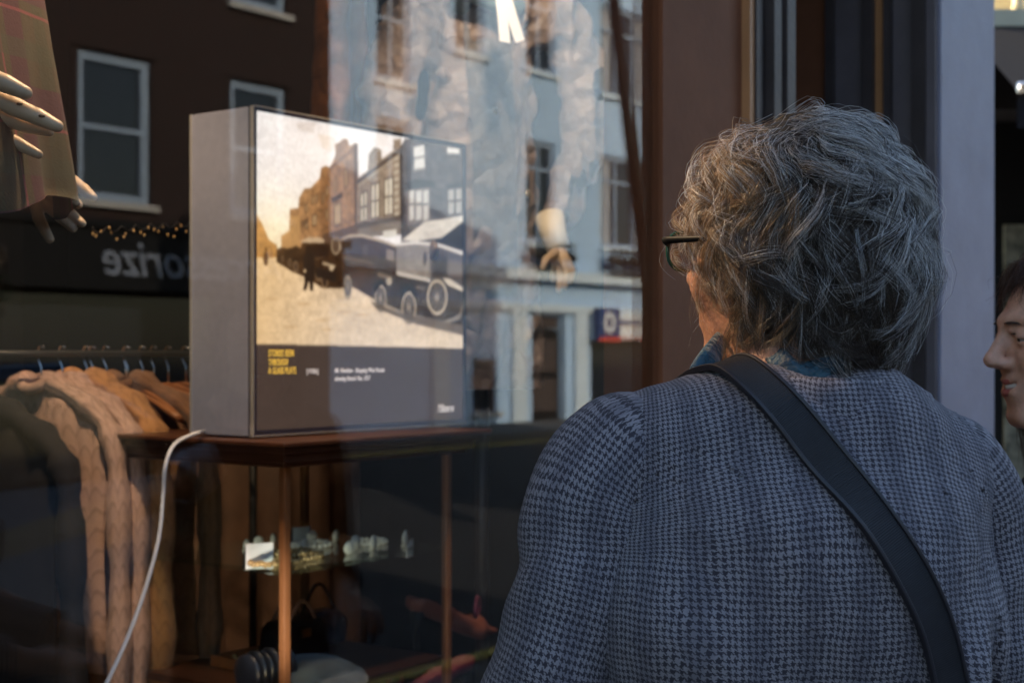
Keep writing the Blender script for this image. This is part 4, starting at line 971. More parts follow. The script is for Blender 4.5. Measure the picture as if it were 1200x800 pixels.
# cape: flaring sheet, edge runs from (40,0) to (92,245) in the photo
n = 90; rows = 30; V = []; UV = []
eR0 = cm_loc(at(38, -60, 1.86)); eR1 = cm_loc(at(92, 246, 1.80))
ztop, zbot = eR0.z, eR1.z
cx_, cy_ = eR0.x-.20, eR0.y+.02
for i in range(rows+1):
    f = i/rows; z = ztop+(zbot-ztop)*f
    for j in range(n):
        a = 2*math.pi*j/n
        rx = (.20+(eR1.x-eR0.x)*f); ry = .13+.05*f
        fold = 1+.05*f*math.sin(9*a+1.5)+.025*f*math.sin(17*a+f*2)
        V.append((cx_+rx*fold*math.cos(a), cy_+(eR1.y-eR0.y)*f*.5+ry*fold*math.sin(a), z+(.012*math.sin(5*a) if i == rows else 0)-.03*f*(1-math.cos(a))*.5))
        UV.append((a*.19, z))
Fq = [(i*n+j, i*n+(j+1) % n, (i+1)*n+(j+1) % n, (i+1)*n+j) for i in range(rows) for j in range(n)]
me = npmesh('cape', np.array(V), np.array(Fq), M['tartan'], True, np.array(UV)); linkm('cape', me, cm)
m = MB(); m.tube([(cx_+.0, cy_, ztop-.35), (cx_, cy_, ztop+.02), (cx_, cy_, ztop+.12)], [.12, .13, .05], 20); m.ell((cx_, cy_, ztop+.24), (.075, .09, .11)); m.build('torso', M['wood_hand'], cm)
m = MB(); m.tube([(cx_, cy_, 0), (cx_, cy_, ztop-.3)], .015, 12); m.lathe([(.14, 0), (.14, .012), (.02, .02)], 28, (cx_, cy_, 0)); m.build('stand', M['steel'], cm)
def wooden_hand(name, root, tolocal, wristp, fingers, palm, rs=.0085, step=.0022):
    """fingers: lists of world points from knuckle to tip; SDF chain with joint grooves"""
    segs = []
    for ch_, r0 in fingers:
        for k in range(len(ch_)-1): segs.append((tolocal(ch_[k]), tolocal(ch_[k+1]), r0*(1-.10*k), r0*(1-.10*(k+1))*(.92 if k < len(ch_)-2 else .8)))
    pm_ = [(tolocal(a), tolocal(b), r) for a, b, r in palm]
    allp = [s[0] for s in segs]+[s[1] for s in segs]+[p[0] for p in pm_]+[p[1] for p in pm_]
    lo = [min(p[i] for p in allp)-.05 for i in range(3)]; hi = [max(p[i] for p in allp)+.05 for i in range(3)]
    def f(X, Y, Z):
        o = None
        for a, b, r1, r2 in segs:
            q = rcone(X, Y, Z, a, b, r1, r2); o = q if o is None else smin(o, q, .0012)
        pl_ = None
        for a, b, r in pm_:
            q = rcone(X, Y, Z, a, b, r, r); pl_ = q if pl_ is None else smin(pl_, q, .014)
        return smin(o, pl_, .004)
    V, F = snet(f, *[np.arange(lo[i], hi[i], step) for i in range(3)])
    return linkm(name, npmesh(name, V, F, M['wood_hand']), root)
HY = 1.62
def fp(*pts): return [at(px, py, y) for px, py, y in pts]
wooden_hand('hand', cm, cm_loc, None, [
    (fp((-38, 78, 1.58), (6, 98, 1.58), (30, 109, 1.58)), .0118),
    (fp((-45, 98, 1.60), (14, 124, 1.60), (44, 137, 1.60), (67, 148, 1.60)), .0125),
    (fp((-45, 122, 1.62), (-5, 133, 1.62), (28, 147, 1.62), (57, 154, 1.62)), .0108),
    (fp((-50, 140, 1.63), (-8, 151, 1.63), (20, 168, 1.63), (45, 181, 1.63)), .0096),
    (fp((-85, 120, 1.58), (-62, 165, 1.575), (-40, 195, 1.575)), .0105)],
    [(at(-45, 86, 1.59), at(-110, 70, 1.62), .015), (at(-50, 108, 1.60), at(-110, 80, 1.63), .015), (at(-52, 138, 1.62), at(-110, 95, 1.63), .014), (at(-110, 80, 1.62), at(-190, 50, 1.70), .020)])
m = MB()
for px, py in ((23, 123), (49, 137)): 
    c = cm_loc(at(px, py-1, 1.5905)); m.ell(c, (.0042, .003, .0018), 10, 6)
m.build('joint_hole', M['joint'], cm)
wooden_hand('hand', cm, cm_loc, None, [
    (fp((60, 196, 1.86), (84, 212, 1.84), (98, 222, 1.83), (109, 231, 1.82)), .0098),
    (fp((58, 214, 1.86), (80, 228, 1.85), (92, 240, 1.84)), .0085),
    (fp((56, 228, 1.86), (78, 246, 1.85), (96, 262, 1.84)), .0085),
    (fp((50, 236, 1.86), (70, 254, 1.85), (86, 268, 1.84)), .0080),
    (fp((40, 225, 1.86), (45, 255, 1.85), (58, 280, 1.84)), .0090)],
    [(at(55, 200, 1.86), at(20, 180, 1.88), .016), (at(52, 225, 1.87), at(15, 195, 1.88), .016), (at(15, 188, 1.88), at(-50, 120, 1.9), .018)])

# ================================================================== WAXED COAT on a mannequin
co_ = thing('coat_mannequin', 'mannequin wearing a crumpled taupe waxed coat with brass snaps, behind the light box', 'mannequin', W(2.62, .95, .5), TH)
cw0 = Vector(W(2.62, .95, .5))
def co_loc(p):
    v = Vector(p)-cw0; return Vector((v.x*.6+v.y*.8, -v.x*.8+v.y*.6, v.z))
CY = 3.30
def cp(px, py, y=CY): return np.array(co_loc(at(px, py, y)))
nzr = np.random.default_rng(5); KN = nzr.normal(size=(14, 3))*np.array([48, 30, 22]); PH = nzr.random(14)*6.3
def folds(X, Y, Z, amp=.022):
    o = 0
    for k in range(14): o = o+np.abs(np.sin(KN[k, 0]*X*.55+KN[k, 1]*Y*.55+KN[k, 2]*Z+PH[k]+1.6*np.sin(KN[(k+3) % 14, 0]*.4*X+KN[(k+5) % 14, 2]*.3*Z)))-.6
    return amp*o/3.2
def coatf(X, Y, Z):
    a = cp(565, 40); b = cp(560, 430)
    o = rcone(X, Y, Z, a, b, .13, .17, (1.12, .66, 1))
    o = smin(o, rcone(X, Y, Z, cp(488, 15), cp(640, 20), .075, .075, (1, .8, 1)), .05)
    for ch_ in ([(480, 20, 3.3), (455, 110, 3.26), (462, 210, 3.18), (500, 290, 3.08)], [(652, 25, 3.35), (690, 100, 3.36), (688, 175, 3.34), (648, 262, 3.24)]):
        for k in range(3): o = smin(o, rcone(X, Y, Z, cp(*ch_[k]), cp(*ch_[k+1]), .066-.008*k, .060-.009*k), .02)
    return o+folds(X, Y, Z)
lo = cp(430, 430)-np.array([.2, .3, .05]); hi = cp(730, -40)+np.array([.2, .3, .05])
V, F = snet(coatf, np.arange(lo[0], hi[0], .005), np.arange(-.42, .3, .005), np.arange(lo[2], hi[2], .005))
coat_o = linkm('coat', npmesh('coat', V, F, M['coat']), co_)
bvh = BVHTree.FromPolygons([tuple(v) for v in V], [tuple(f) for f in F])
def on_coat(px, py, off=.003):
    o_ = co_loc((0, 0, CAMH)); t_ = co_loc(at(px, py, 3.0)); r_ = bvh.ray_cast(o_, (t_-o_).normalized())
    if r_[0] is None: return Vector(cp(px, py, 3.1)), Vector((0, -1, 0))
    nn = r_[1] if r_[1].y < 0 else -r_[1]
    return r_[0]+nn*off, nn
m = MB()
for px, py in ((580, 130), (583, 227), (617, 227), (581, 330)):
    p, nn = on_coat(px, py); m.ell(p, (.0095, .005, .0095), 14, 8)
m.build('snap', M['button'], co_)
m = MB(); L_ = [on_coat(x, y, .006)[0] for x, y in ((541, -20), (545, 40), (549, 110), (552, 180), (553, 260), (553, 340))]; R_ = [on_coat(x, y, .008)[0] for x, y in ((598, -20), (598, 40), (600, 110), (602, 180), (603, 260), (603, 340))]
vs = []
for a, b in zip(smooth_path(L_, 4), smooth_path(R_, 4)): vs += [a, (a+b)/2+Vector((0, -.012, 0)), b]
m.add(vs, [(3*i+j, 3*i+j+1, 3*i+j+4, 3*i+j+3) for i in range(len(vs)//3-1) for j in (0, 1)], True); m.build('placket', M['coat_dark'], co_)
m = MB(); p0 = Vector(cp(572, 5, 3.2)); m.tube([p0+Vector((.075*math.cos(a), .05*math.sin(a), .012*math.cos(2*a))) for a in np.linspace(0, 2*math.pi, 24)], .024, 12, cap=False); m.build('collar', M['coat_blue'], co_)
p1 = Vector(cp(588, -20, 3.02))
m = MB()
for dx, ang, ln in ((0, .38, .125), (-.022, .02, .13)):
    d1 = Vector((math.sin(ang), -.1, -math.cos(ang))); sdv = Vector((math.cos(ang), 0, math.sin(ang))); q = p1+Vector((dx, -.01 if dx else 0, 0))
    t_ = Vector((0, .0008, 0))
    v8 = [q-sdv*.017-t_, q+sdv*.017-t_, q+d1*ln+sdv*.017-t_, q+d1*ln-sdv*.017-t_, q-sdv*.017+t_, q+sdv*.017+t_, q+d1*ln+sdv*.017+t_, q+d1*ln-sdv*.017+t_]
    m.add(v8, [(0, 1, 2, 3), (7, 6, 5, 4), (0, 4, 5, 1), (1, 5, 6, 2), (2, 6, 7, 3), (3, 7, 4, 0)])
m.build('swing_tag', M['tag'], co_)
# white cuff and wooden hand
m = MB(); m.tube([Vector(cp(644, 255, 3.22)), Vector(cp(648, 272, 3.2)), Vector(cp(655, 292, 3.18))], [.034, .030, .026], 18); m.build('cuff', M['shade_silk'], co_)
wooden_hand('hand', co_, co_loc, None, [
    (fp((660, 306, 3.16), (664, 320, 3.15), (662, 336, 3.14)), .010), (fp((656, 306, 3.18), (657, 322, 3.17), (655, 340, 3.16)), .010),
    (fp((664, 304, 3.16), (670, 316, 3.16), (668, 330, 3.15)), .0095), (fp((651, 302, 3.2), (650, 316, 3.19), (648, 328, 3.18)), .009), (fp((650, 296, 3.16), (640, 304, 3.13), (636, 314, 3.12)), .010)],
    [(at(660, 304, 3.17), at(652, 285, 3.19), .015), (at(652, 302, 3.19), at(650, 285, 3.19), .015)], step=.003)
m = MB(); b0 = Vector(cp(565, 430)); m.tube([(b0.x, b0.y, 0), b0], .016, 12); m.lathe([(.15, 0), (.15, .012), (.02, .02)], 28, (b0.x, b0.y, 0)); m.build('stand', M['black_iron'], co_)
# tan leather jacket hanging left of the coat
lj = thing('leather_jacket', 'tan leather jacket on a hanger left of the waxed coat, only its edge lit', 'jacket', W(2.1, 1.5, 1.45), TH)
lw = Vector(W(2.1, 1.5, 1.45))
def lj_loc(p):
    v = Vector(p)-lw; return Vector((v.x*.6+v.y*.8, -v.x*.8+v.y*.6, v.z))
def ljf(X, Y, Z):
    a = lj_loc(at(400, -60, 3.6)); b = lj_loc(at(398, 200, 3.6))
    o = rcone(X, Y, Z, a, b, .05, .065, (.55, 1.6, 1)); o = smin(o, rcone(X, Y, Z, lj_loc(at(395, -40, 3.5)), lj_loc(at(402, 210, 3.45)), .03, .026), .02); return o+folds(X, Y, Z, .004)
c0 = lj_loc(at(400, 70, 3.6)); V, F = snet(ljf, np.arange(c0.x-.2, c0.x+.2, .007), np.arange(c0.y-.25, c0.y+.25, .007), np.arange(c0.z-.42, c0.z+.4, .007))
linkm('shell', npmesh('shell', V, F, M['leather']), lj)

# ================================================================== PEOPLE
def transform_fn(loc, rz):
    c, s = math.cos(rz), math.sin(rz)
    def to_local(p): v = Vector(p)-Vector(loc); return Vector((v.x*c+v.y*s, -v.x*s+v.y*c, v.z))
    return to_local
def head_xyz(X, Y, Z, hc, yaw, pitch=0):
    x, y, z = X-hc[0], Y-hc[1], Z-hc[2]; c, s = math.cos(yaw), math.sin(yaw); x, y = x*c+y*s, -x*s+y*c
    c, s = math.cos(pitch), math.sin(pitch); y, z = y*c+z*s, -y*s+z*c; return x, y, z
def head_pt(p, hc, yaw, pitch=0):
    x, y, z = p; c, s = math.cos(pitch), math.sin(pitch); y, z = y*c-z*s, y*s+z*c
    c, s = math.cos(yaw), math.sin(yaw); return Vector((hc[0]+x*c-y*s, hc[1]+x*s+y*c, hc[2]+z))
def add_legs(X, Y, Z, o, hip=.88, w_=.085):
    for s in (-1, 1):
        o = smin(o, rcone(X, Y, Z, (s*w_, 0, hip), (s*w_, .005, .48), .085, .055), .03)
        o = smin(o, rcone(X, Y, Z, (s*w_, .005, .48), (s*w_, -.01, .09), .052, .038), .02)
        o = smin(o, rcone(X, Y, Z, (s*w_, -.03, .05), (s*(w_+.015), .14, .035), .035, .028), .02)
    return o

# ---------------- woman in the houndstooth jacket
BYAW = R(10); HYAW = R(34)      # head turned further left than the body
wl = Vector((.245, 1.30, PAV)); wt = transform_fn(wl, BYAW)
p1_ = thing('person', 'woman seen from behind in houndstooth jacket, short curly grey hair and glasses', 'person', wl, BYAW)
hcw = at(930, 298, 1.335); HC = wt(hcw)           # head centre, local
def zz(z): return z-PAV
def wbody(X, Y, Z):
    hx, hy, hz = head_xyz(X, Y, Z, HC, HYAW)
    o = head_f(hx, hy, hz)
    o = smin(o, rcone(X, Y, Z, (HC.x, HC.y-.012, HC.z-.06), (0, -.015, zz(1.385)), .050, .056), .025)
    o = smin(o, rcone(X, Y, Z, (-.13, 0, zz(1.33)), (.13, 0, zz(1.33)), .042, .042), .05)
    o = smin(o, rcone(X, Y, Z, (0, .0, zz(1.28)), (0, .0, zz(.98)), .105, .11, (1.2, .85, 1)), .05)
    for s, el, wr in ((-1, (-.235, .0, zz(1.09)), (-.16, .20, zz(1.02))), (1, (.215, .01, zz(1.07)), (.15, .2, zz(1.0)))):
        o = smin(o, rcone(X, Y, Z, (s*.165, 0, zz(1.335)), el, .042, .034), .02); o = smin(o, rcone(X, Y, Z, el, wr, .034, .024), .01)
        wv = np.array(wr); o = smin(o, rcone(X, Y, Z, wv, wv+np.array((-s*.02, .06, -.005)), .022, .026, (1, 1, .7)), .01)
        for q in range(4):
            k0 = wv+np.array((-s*.02+(q-1.5)*.017, .075, -.004)); k1 = k0+np.array((-s*.008, .04-.004*abs(q-1), -.008)); k2 = k1+np.array((-s*.006, .018, -.022))
            o = smin(o, rcone(X, Y, Z, k0, k1, .0095, .0085), .003); o = smin(o, rcone(X, Y, Z, k1, k2, .0085, .0075), .002)
        k0 = wv+np.array((-s*.035, .03, .006)); k1 = k0+np.array((-s*.028, .035, .0)); o = smin(o, rcone(X, Y, Z, k0, k1, .012, .0085), .006)
    return add_legs(X, Y, Z, o)
V, F = snet(wbody, axis(-.32, .32, .011, (HC.x-.105, HC.x+.105, .0036)), axis(-.19, .37, .010, (HC.y-.12, HC.y+.14, .0036)), axis(-.0, HC.z+.13, .014, (HC.z-.14, HC.z+.13, .0036)))
linkm('body', npmesh('body', V, F, M['skin']), p1_)
def hp(p): return head_pt(p, HC, HYAW)
def eyes(root, hpf, lab=None, yaw=0):
    for s in (-1, 1):
        m = MB(); m.ell(hpf((s*.031, .0785, .007)), (.0112, .0112, .0112), 18, 12); e_ = m.build('eye', M['eye_white'], root)
        m = MB(); m.ell(hpf((s*.031, .0856, .007)), (.0056, .0048, .0056), 14, 8); m.build('iris', M['iris'], e_)
eyes(p1_, hp)
# trousers and shoes
m = MB()
V, F = snet(lambda X, Y, Z: smax(smax(add_legs(X, Y, Z, rcone(X, Y, Z, (0, 0, .95), (0, 0, .82), .115, .12, (1.25, .85, 1)))-.012, Z-1.0, .01), .07-Z, .01), np.arange(-.3, .3, .012), np.arange(-.2, .25, .012), np.arange(.0, 1.06, .012))
linkm('trousers', npmesh('trousers', V, F, M['trousers']), p1_)
for s in (-1, 1):
    V, F = snet(lambda X, Y, Z: smax(smin(rcone(X, Y, Z, (s*.085, -.03, .045), (s*.10, .15, .035), .046, .038), rcone(X, Y, Z, (s*.085, -.02, .05), (s*.085, -.01, .10), .046, .046), .02), -Z+.002, .003), np.arange(-.2, .2, .01), np.arange(-.12, .24, .01), np.arange(-.02, .18, .01))
    linkm('shoe', npmesh('shoe', V, F, M['shoe']), p1_)
# jacket torso
def jfold(X, Z, Y):
    a = .009*np.sin(22*X+9*Z+2.2*np.sin(7*Z))*np.clip((1.30-PAV-Z)/.12, 0, 1)
    a = a+.012*np.sin(34*(X*.5+Z*.9)+1.3)*np.exp(-((X+.13)/.06)**2-((Z-zz(1.17))/.10)**2)
    a = a+.008*np.sin(40*(X*.7-Z*.8)+.4)*np.exp(-((X-.14)/.06)**2-((Z-zz(1.2))/.10)**2)
    a = a+.006*np.exp(-((X-.115-.25*(Z-zz(1.15)))/.012)**2)*np.clip((zz(1.24)-Z)/.1, 0, 1)
    a = a-.016*np.exp(-((X-.142)/.010)**2)*np.clip((zz(1.235)-Z)/.05, 0, 1)*(Y < .02)+.0016*np.sin(70*X+20*np.sin(31*Z))*np.sin(55*Z+13*np.sin(40*X))
    return a
def jtor(X, Y, Z):
    tz = np.clip((Z-zz(.80))/.55, 0, 1)
    hw = .205-.035*tz; hd = .145-.025*tz
    o = (np.sqrt((X/hw)**2+((Y+.005)/hd)**2)-1)*hd
    o = smax(o, Z-zz(1.335), .05); o = smax(o, zz(.72)-Z, .01)
    o = smin(o, rcone(X, Y, Z, (-.150, -.008, zz(1.367)), (-.055, -.02, zz(1.386)), .046, .056, (1, 1.25, 1)), .035)
    o = smin(o, rcone(X, Y, Z, (.144, -.008, zz(1.351)), (.055, -.02, zz(1.386)), .046, .056, (1, 1.25, 1)), .035)
    o = smin(o, rcone(X, Y, Z, (-.02, -.03, zz(1.385)), (.05, -.03, zz(1.385)), .052, .052, (1.2, 1.15, 1)), .03)
    o = smin(o, ellf(X, Y, Z, (.0, -.06, zz(1.25)), (.15, .085, .12)), .05)   # rounded upper back
    return o-jfold(X, Z, Y)
V, F = snet(jtor, np.arange(-.26, .26, .0055), np.arange(-.2, .19, .0055), np.arange(zz(.70), zz(1.47), .0055))
def juv(V):
    x, y, z = V[:, 0], V[:, 1], V[:, 2]
    u = x+np.sign(x)*np.clip((np.abs(x)-.10)/.08, 0, 1)*(y+.10)*.8; return np.stack([u, z+.9*(y+.13)*np.clip((z-zz(1.28))/.05, 0, 1)], 1)
jk = linkm('jacket', npmesh('jacket', V, F, M['houndstooth'], True, juv(V)), p1_)
jack_bvh = BVHTree.FromPolygons([tuple(v) for v in V], [tuple(f) for f in F])
def sleeve(path, rads, name='sleeve', mt='houndstooth', parent=None, N=40, seed=1, wr=.0025, flat=1.0):
    P = smooth_path(path, 10); k = len(P); rr = np.interp(np.linspace(0, 1, k), np.linspace(0, 1, len(rads)), rads)
    V = []; UV = []; L = 0; up = None
    for i, p in enumerate(P):
        if i: L += (P[i]-P[i-1]).length
        t = (P[min(i+1, k-1)]-P[max(i-1, 0)]).normalized()
        if up is None: up = (Vector((0, -1, 0))-t*Vector((0, -1, 0)).dot(t)).normalized()
        up = (up-t*up.dot(t)).normalized(); sd_ = t.cross(up)
        for j in range(N+1):
            a = 2*math.pi*j/N-math.pi
            r_ = rr[i]*(1+.03*math.sin(3*a+L*30+seed))+wr*math.sin(L*85+1.7*math.sin(a*2+seed)+seed)*(.5+.5*math.cos(a-1))*min(1, L/.1)
            V.append(p+up*math.cos(a)*r_*flat+sd_*math.sin(a)*r_); UV.append((a*.056, L))
    n = N+1; F = [(i*n+j, i*n+j+1, (i+1)*n+j+1, (i+1)*n+j) for i in range(k-1) for j in range(N)]
    V = np.array([tuple(v) for v in V]); 
    return linkm(name, npmesh(name, V, np.array(F), M[mt], True, np.array(UV)), parent)
J = lambda x, y, z: (x, y, zz(z))
sleeve([J(-.134, -.012, 1.371), J(-.152, -.014, 1.365), J(-.181, -.015, 1.325), J(-.192, -.02, 1.26), J(-.214, -.018, 1.18), J(-.235, .0, 1.08), J(-.20, .09, 1.03), J(-.16, .19, 1.02)], [.043, .053, .056, .057, .057, .056, .055, .048, .038], parent=jk, seed=.5, wr=.0022)
sleeve([J(.130, -.010, 1.354), J(.150, -.010, 1.346), J(.170, -.006, 1.305), J(.180, .0, 1.25), J(.186, .005, 1.17), J(.196, .015, 1.07), J(.185, .09, 1.02), J(.15, .19, 1.0)], [.043, .051, .054, .055, .054, .053, .052, .046, .038], parent=jk, seed=2.4, wr=.003)
# stand-up collar folded over
V = []; UV = []; n = 48
for i, (r1, z, yy) in enumerate(((.056, 1.430, 0), (.060, 1.438, 0), (.064, 1.436, 0), (.069, 1.425, 0), (.073, 1.408, -.002), (.072, 1.385, -.004), (.068, 1.372, 0))):
    for j in range(n+1):
        a = -math.pi*1.5+math.pi*2*.93*j/n+.22; cxx = HC.x*.6+.012; cyy = -.022
        V.append((cxx+r1*1.12*math.cos(a), cyy+yy+r1*math.sin(a)*1.0, zz(z)+.008*math.sin(a)*(1)-.0*i)); UV.append((a*.085, z*1.3))
k = 7; F = [(i*(n+1)+j, i*(n+1)+j+1, (i+1)*(n+1)+j+1, (i+1)*(n+1)+j) for i in range(k-1) for j in range(n)]
linkm('collar', npmesh('collar', np.array(V), np.array(F), M['houndstooth'], True, np.array(UV)), jk)
# scarf
V = []; n = 60; mm_ = 16
for j in range(n):
    a = 2*math.pi*j/n
    for q in range(mm_):
        b = 2*math.pi*q/mm_; r_ = .009+.002*math.sin(5*a+1)+.0015*math.sin(9*a+3*b); R_0 = .040+.003*math.sin(3*a)
        V.append((HC.x*.6+(R_0+r_*math.cos(b))*math.cos(a), -.012+(R_0+.004+r_*math.cos(b))*math.sin(a), zz(1.436)+1.5*r_*math.sin(b)+.004*math.sin(4*a)))
F = [(j*mm_+q, ((j+1) % n)*mm_+q, ((j+1) % n)*mm_+(q+1) % mm_, j*mm_+(q+1) % mm_) for j in range(n) for q in range(mm_)]
sc_ = linkm('scarf', npmesh('scarf', np.array(V), np.array(F), M['scarf']), p1_)
# loose fold of the scarf sticking out left of the neck
A_ = [wt(at(px, py, y)) for px, py, y in ((846, 396, 1.33), (839, 408, 1.31), (831, 422, 1.29), (824, 436, 1.285), (820, 452, 1.285))]
m = MB(); m.tube(smooth_path(A_, 5), [.0075+.0004*k for k in range(21)], 14, flat=.4); m.build('scarf_fold', M['scarf'], sc_)
# spectacles
gl = MB()
for s in (-1, 1):
    c = (s*.033, .104, .006); pts = []
    for k in range(28):
        a = 2*math.pi*k/28; pts.append(hp((c[0]+.026*math.copysign(abs(math.cos(a))**.8, math.cos(a)), c[1]-.10*abs(c[0]+.026*math.cos(a))*.5, c[2]+.018*math.copysign(abs(math.sin(a))**.8, math.sin(a)))))
    gl.tube(pts+[pts[0]], .0019, 8, cap=False)
gl.tube([hp((-.008, .106, .010)), hp((0, .109, .013)), hp((.008, .106, .010))], .0018, 8)
g_ = gl.build('spectacles', M['frame_green'], p1_)
m = MB()
for s in (-1, 1):
    m.tube([hp((s*.060, .100, .012)), hp((s*.070, .094, .014)), hp((s*.0745, .085, .014)), hp((s*.079, .02, .012)), hp((s*.080, -.01, .006)), hp((s*.078, -.03, -.012))], [.0035, .0045, .004, .0022, .0018, .0015], 10, flat=.8)
m.build('temple', M['frame_black'], g_)
for s in (-1, 1): m = MB(); m.tube([hp((s*.033, .0995, .006)), hp((s*.033, .1005, .006))], [.019, .019], 24); m.build('lens', M['lens'], g_)

# ---------------- hair
def make_hair(hc, yaw, n_locks, per, keep, crown, shell, length, curl, colf, mt, K=18, seed=1, thick=(.00022, .00042), spread=.0075, grav=.9, off=(.006, .034), wav=1.0, tfn=None, flip=.0, waven=(1.2, 2.4), frizz=1.0, phn=.7):
    r_ = np.random.default_rng(seed)
    ctr = np.array([0, -.012, .035]); rad = np.array(shell)
    dirs = r_.normal(size=(n_locks*8, 3)); dirs /= np.linalg.norm(dirs, axis=1)[:, None]
    dirs = dirs[keep(dirs)][:n_locks]; n_locks = len(dirs)
    root = ctr+dirs*rad; cr = ctr+np.array(crown)/np.linalg.norm(crown)*rad
    hgt = r_.uniform(off[0], off[1], n_locks); root_low = dirs[:, 2] < 0; root_h = np.linalg.norm(dirs[:, :2], axis=1)
    Ln = length(dirs, r_); ds = Ln/(K-1)
    G = np.zeros((n_locks, K, 3)); G[:, 0] = root; p = root.copy()
    swirl = r_.normal(size=n_locks)*.35*wav; jit = r_.normal(size=n_locks)*1.1
    for k in range(1, K):
        nrm = (p-ctr)/rad**2; nrm[:, 2] = np.maximum(nrm[:, 2], 0); nrm[:, 2] += 1e-6; nrm /= np.linalg.norm(nrm, axis=1)[:, None]
        away = p-cr; away -= nrm*np.sum(away*nrm, 1)[:, None]; away /= np.linalg.norm(away, axis=1)[:, None]+1e-6
        g_ = np.array([0, 0, -1.])-nrm*(-nrm[:, 2:3]); g_ /= np.linalg.norm(g_, axis=1)[:, None]+1e-6
        sdv = np.cross(nrm, g_)
        w_ = min(1, k/K*1.4)
        if k <= 3: away = away+sdv*jit[:, None]
        d = away*(1-w_*grav)+g_*(w_*grav)+sdv*(swirl*(1 if k < K*.5 else -1.0))[:, None]; d /= np.linalg.norm(d, axis=1)[:, None]+1e-6
        q = p+d*ds[:, None]
        e = (q-ctr)/rad; low = e[:, 2] < 0; eh = e.copy(); eh[low, 2] = 0
        el = np.linalg.norm(eh, axis=1); targ = 1+hgt/rad.mean()*min(1, k/4)
        tl = root_h*(1-min(1, k/9)*.6)+targ*min(1, k/9)*.6; tl = np.where(root_low, tl, targ)
        f_ = np.where(low, np.maximum(tl, .2)/np.maximum(el, .05), targ/el)
        q2 = q.copy(); q2[:, :2] = ctr[:2]+(q[:, :2]-ctr[:2])*f_[:, None]; up = ~low; q2[up] = ctr+(e[up]*f_[up][:, None])*rad
        p = q2; G[:, k] = p
    T = np.gradient(G, axis=1); T /= np.linalg.norm(T, axis=2, keepdims=True)+1e-9
    Nn = (G-ctr)/rad**2; Nn /= np.linalg.norm(Nn, axis=2, keepdims=True); Sd = np.cross(T, Nn)
    tt = np.linspace(0, 1, K)[None, :, None]
    ph = (2.6*np.sin(4*dirs[:, 0]+2*dirs[:, 2]+seed)+2.2*np.sin(5*dirs[:, 1]-3*dirs[:, 2])+r_.uniform(-phn, phn, n_locks))[:, None, None]; fr = r_.uniform(waven[0], waven[1], n_locks)[:, None, None]; am = (curl*r_.uniform(.5, 1.4, n_locks))[:, None, None]
    sg = np.where(np.sin(3.1*dirs[:, 0]+4.3*dirs[:, 2]+1.7*dirs[:, 1]+seed*.7)+r_.normal(size=n_locks)*.12 > 0, 1, -1)[:, None, None]
    G2 = G+am*np.minimum(1, tt*2.2)*(Sd*np.sin(ph+fr*6.28*tt)*sg+Nn*np.cos(ph+fr*6.28*tt)*.75)
    # strands
    N = n_locks*per; li = np.repeat(np.arange(n_locks), per)
    ofs = r_.normal(size=(N, 3))*spread; t0 = T[li, 0]; ofs -= t0*np.sum(ofs*t0, 1)[:, None]
    taper = 1.1-.9*tt[0][None, :, :]**.8
    P = G2[li]+ofs[:, None, :]*taper
    # individual frizz
    ph2 = r_.uniform(0, 6.28, (N, 1, 3)); fr2 = r_.uniform(.6, 2.2, (N, 1, 1)); fz = frizz*(np.abs(r_.normal(size=(N, 1, 1)))*.0022+.0006)
    P = P+fz*tt*2.0*np.sin(ph2+fr2*6.28*tt)
    wild = r_.random(N) < .03; P[wild] += (Nn[li][wild]*(tt*r_.uniform(.004, .020, (wild.sum(), 1, 1)))*(1+0*tt))
    col = colf(dirs[li], r_, N, li)
    if tfn is not None: P = tfn(P)
    radv = r_.uniform(thick[0], thick[1], N)
    flat = P.reshape(-1, 3); c, s = math.cos(yaw), math.sin(yaw)
    out = np.stack([hc[0]+flat[:, 0]*c-flat[:, 1]*s, hc[1]+flat[:, 0]*s+flat[:, 1]*c, hc[2]+flat[:, 2]], 1).reshape(P.shape)
    return out, radv, col
def keep1(d):
    face = (d[:, 1] > .52) & (d[:, 2] < .62); side = (d[:, 1] > .22) & (d[:, 2] < -.12)
    return ~face & ~side & (d[:, 2] > -.93)
def len1(d, r_):
    L = r_.uniform(.13, .19, len(d))*np.where(d[:, 2] < -.1, .80, 1)
    L = np.where(d[:, 2] < -.45, r_.uniform(.085, .13, len(d)), L)
    return np.where(d[:, 1] > .10, np.minimum(L, r_.uniform(.9, 1.25, len(d))*(.07+.095*np.clip(d[:, 2], 0, 1))), L)
def col1(d, r_, N, li):
    lockt = np.random.default_rng(3).random(5000)[li]
    D = d; top = np.clip(D[:, 2]*.9+D[:, 0]*.35+.25, 0, 1)      # silver weighted to crown and right as painted overhead light; browner, shaded low
    pl = .03+.60*top**1.3+.30*(lockt-.5)
    silver = r_.random(N) < pl
    g_ = np.where(silver, r_.uniform(.5, 1.0, N), r_.uniform(.015, .08, N))
    c = np.stack([g_, g_*.97, g_*.96], 1)
    br = np.stack([g_*1.25, g_*.85, g_*.62], 1); c[~silver] = br[~silver]
    warm_lit = (D[:, 1] > .0) & (D[:, 0] < -.1) & (r_.random(N) < .5); c[warm_lit] = np.array([.42, .25, .12])*r_.uniform(.4, 1.2, (N, 1))[warm_lit]  # golden strands paint in the warm shop light at the front left
    return c
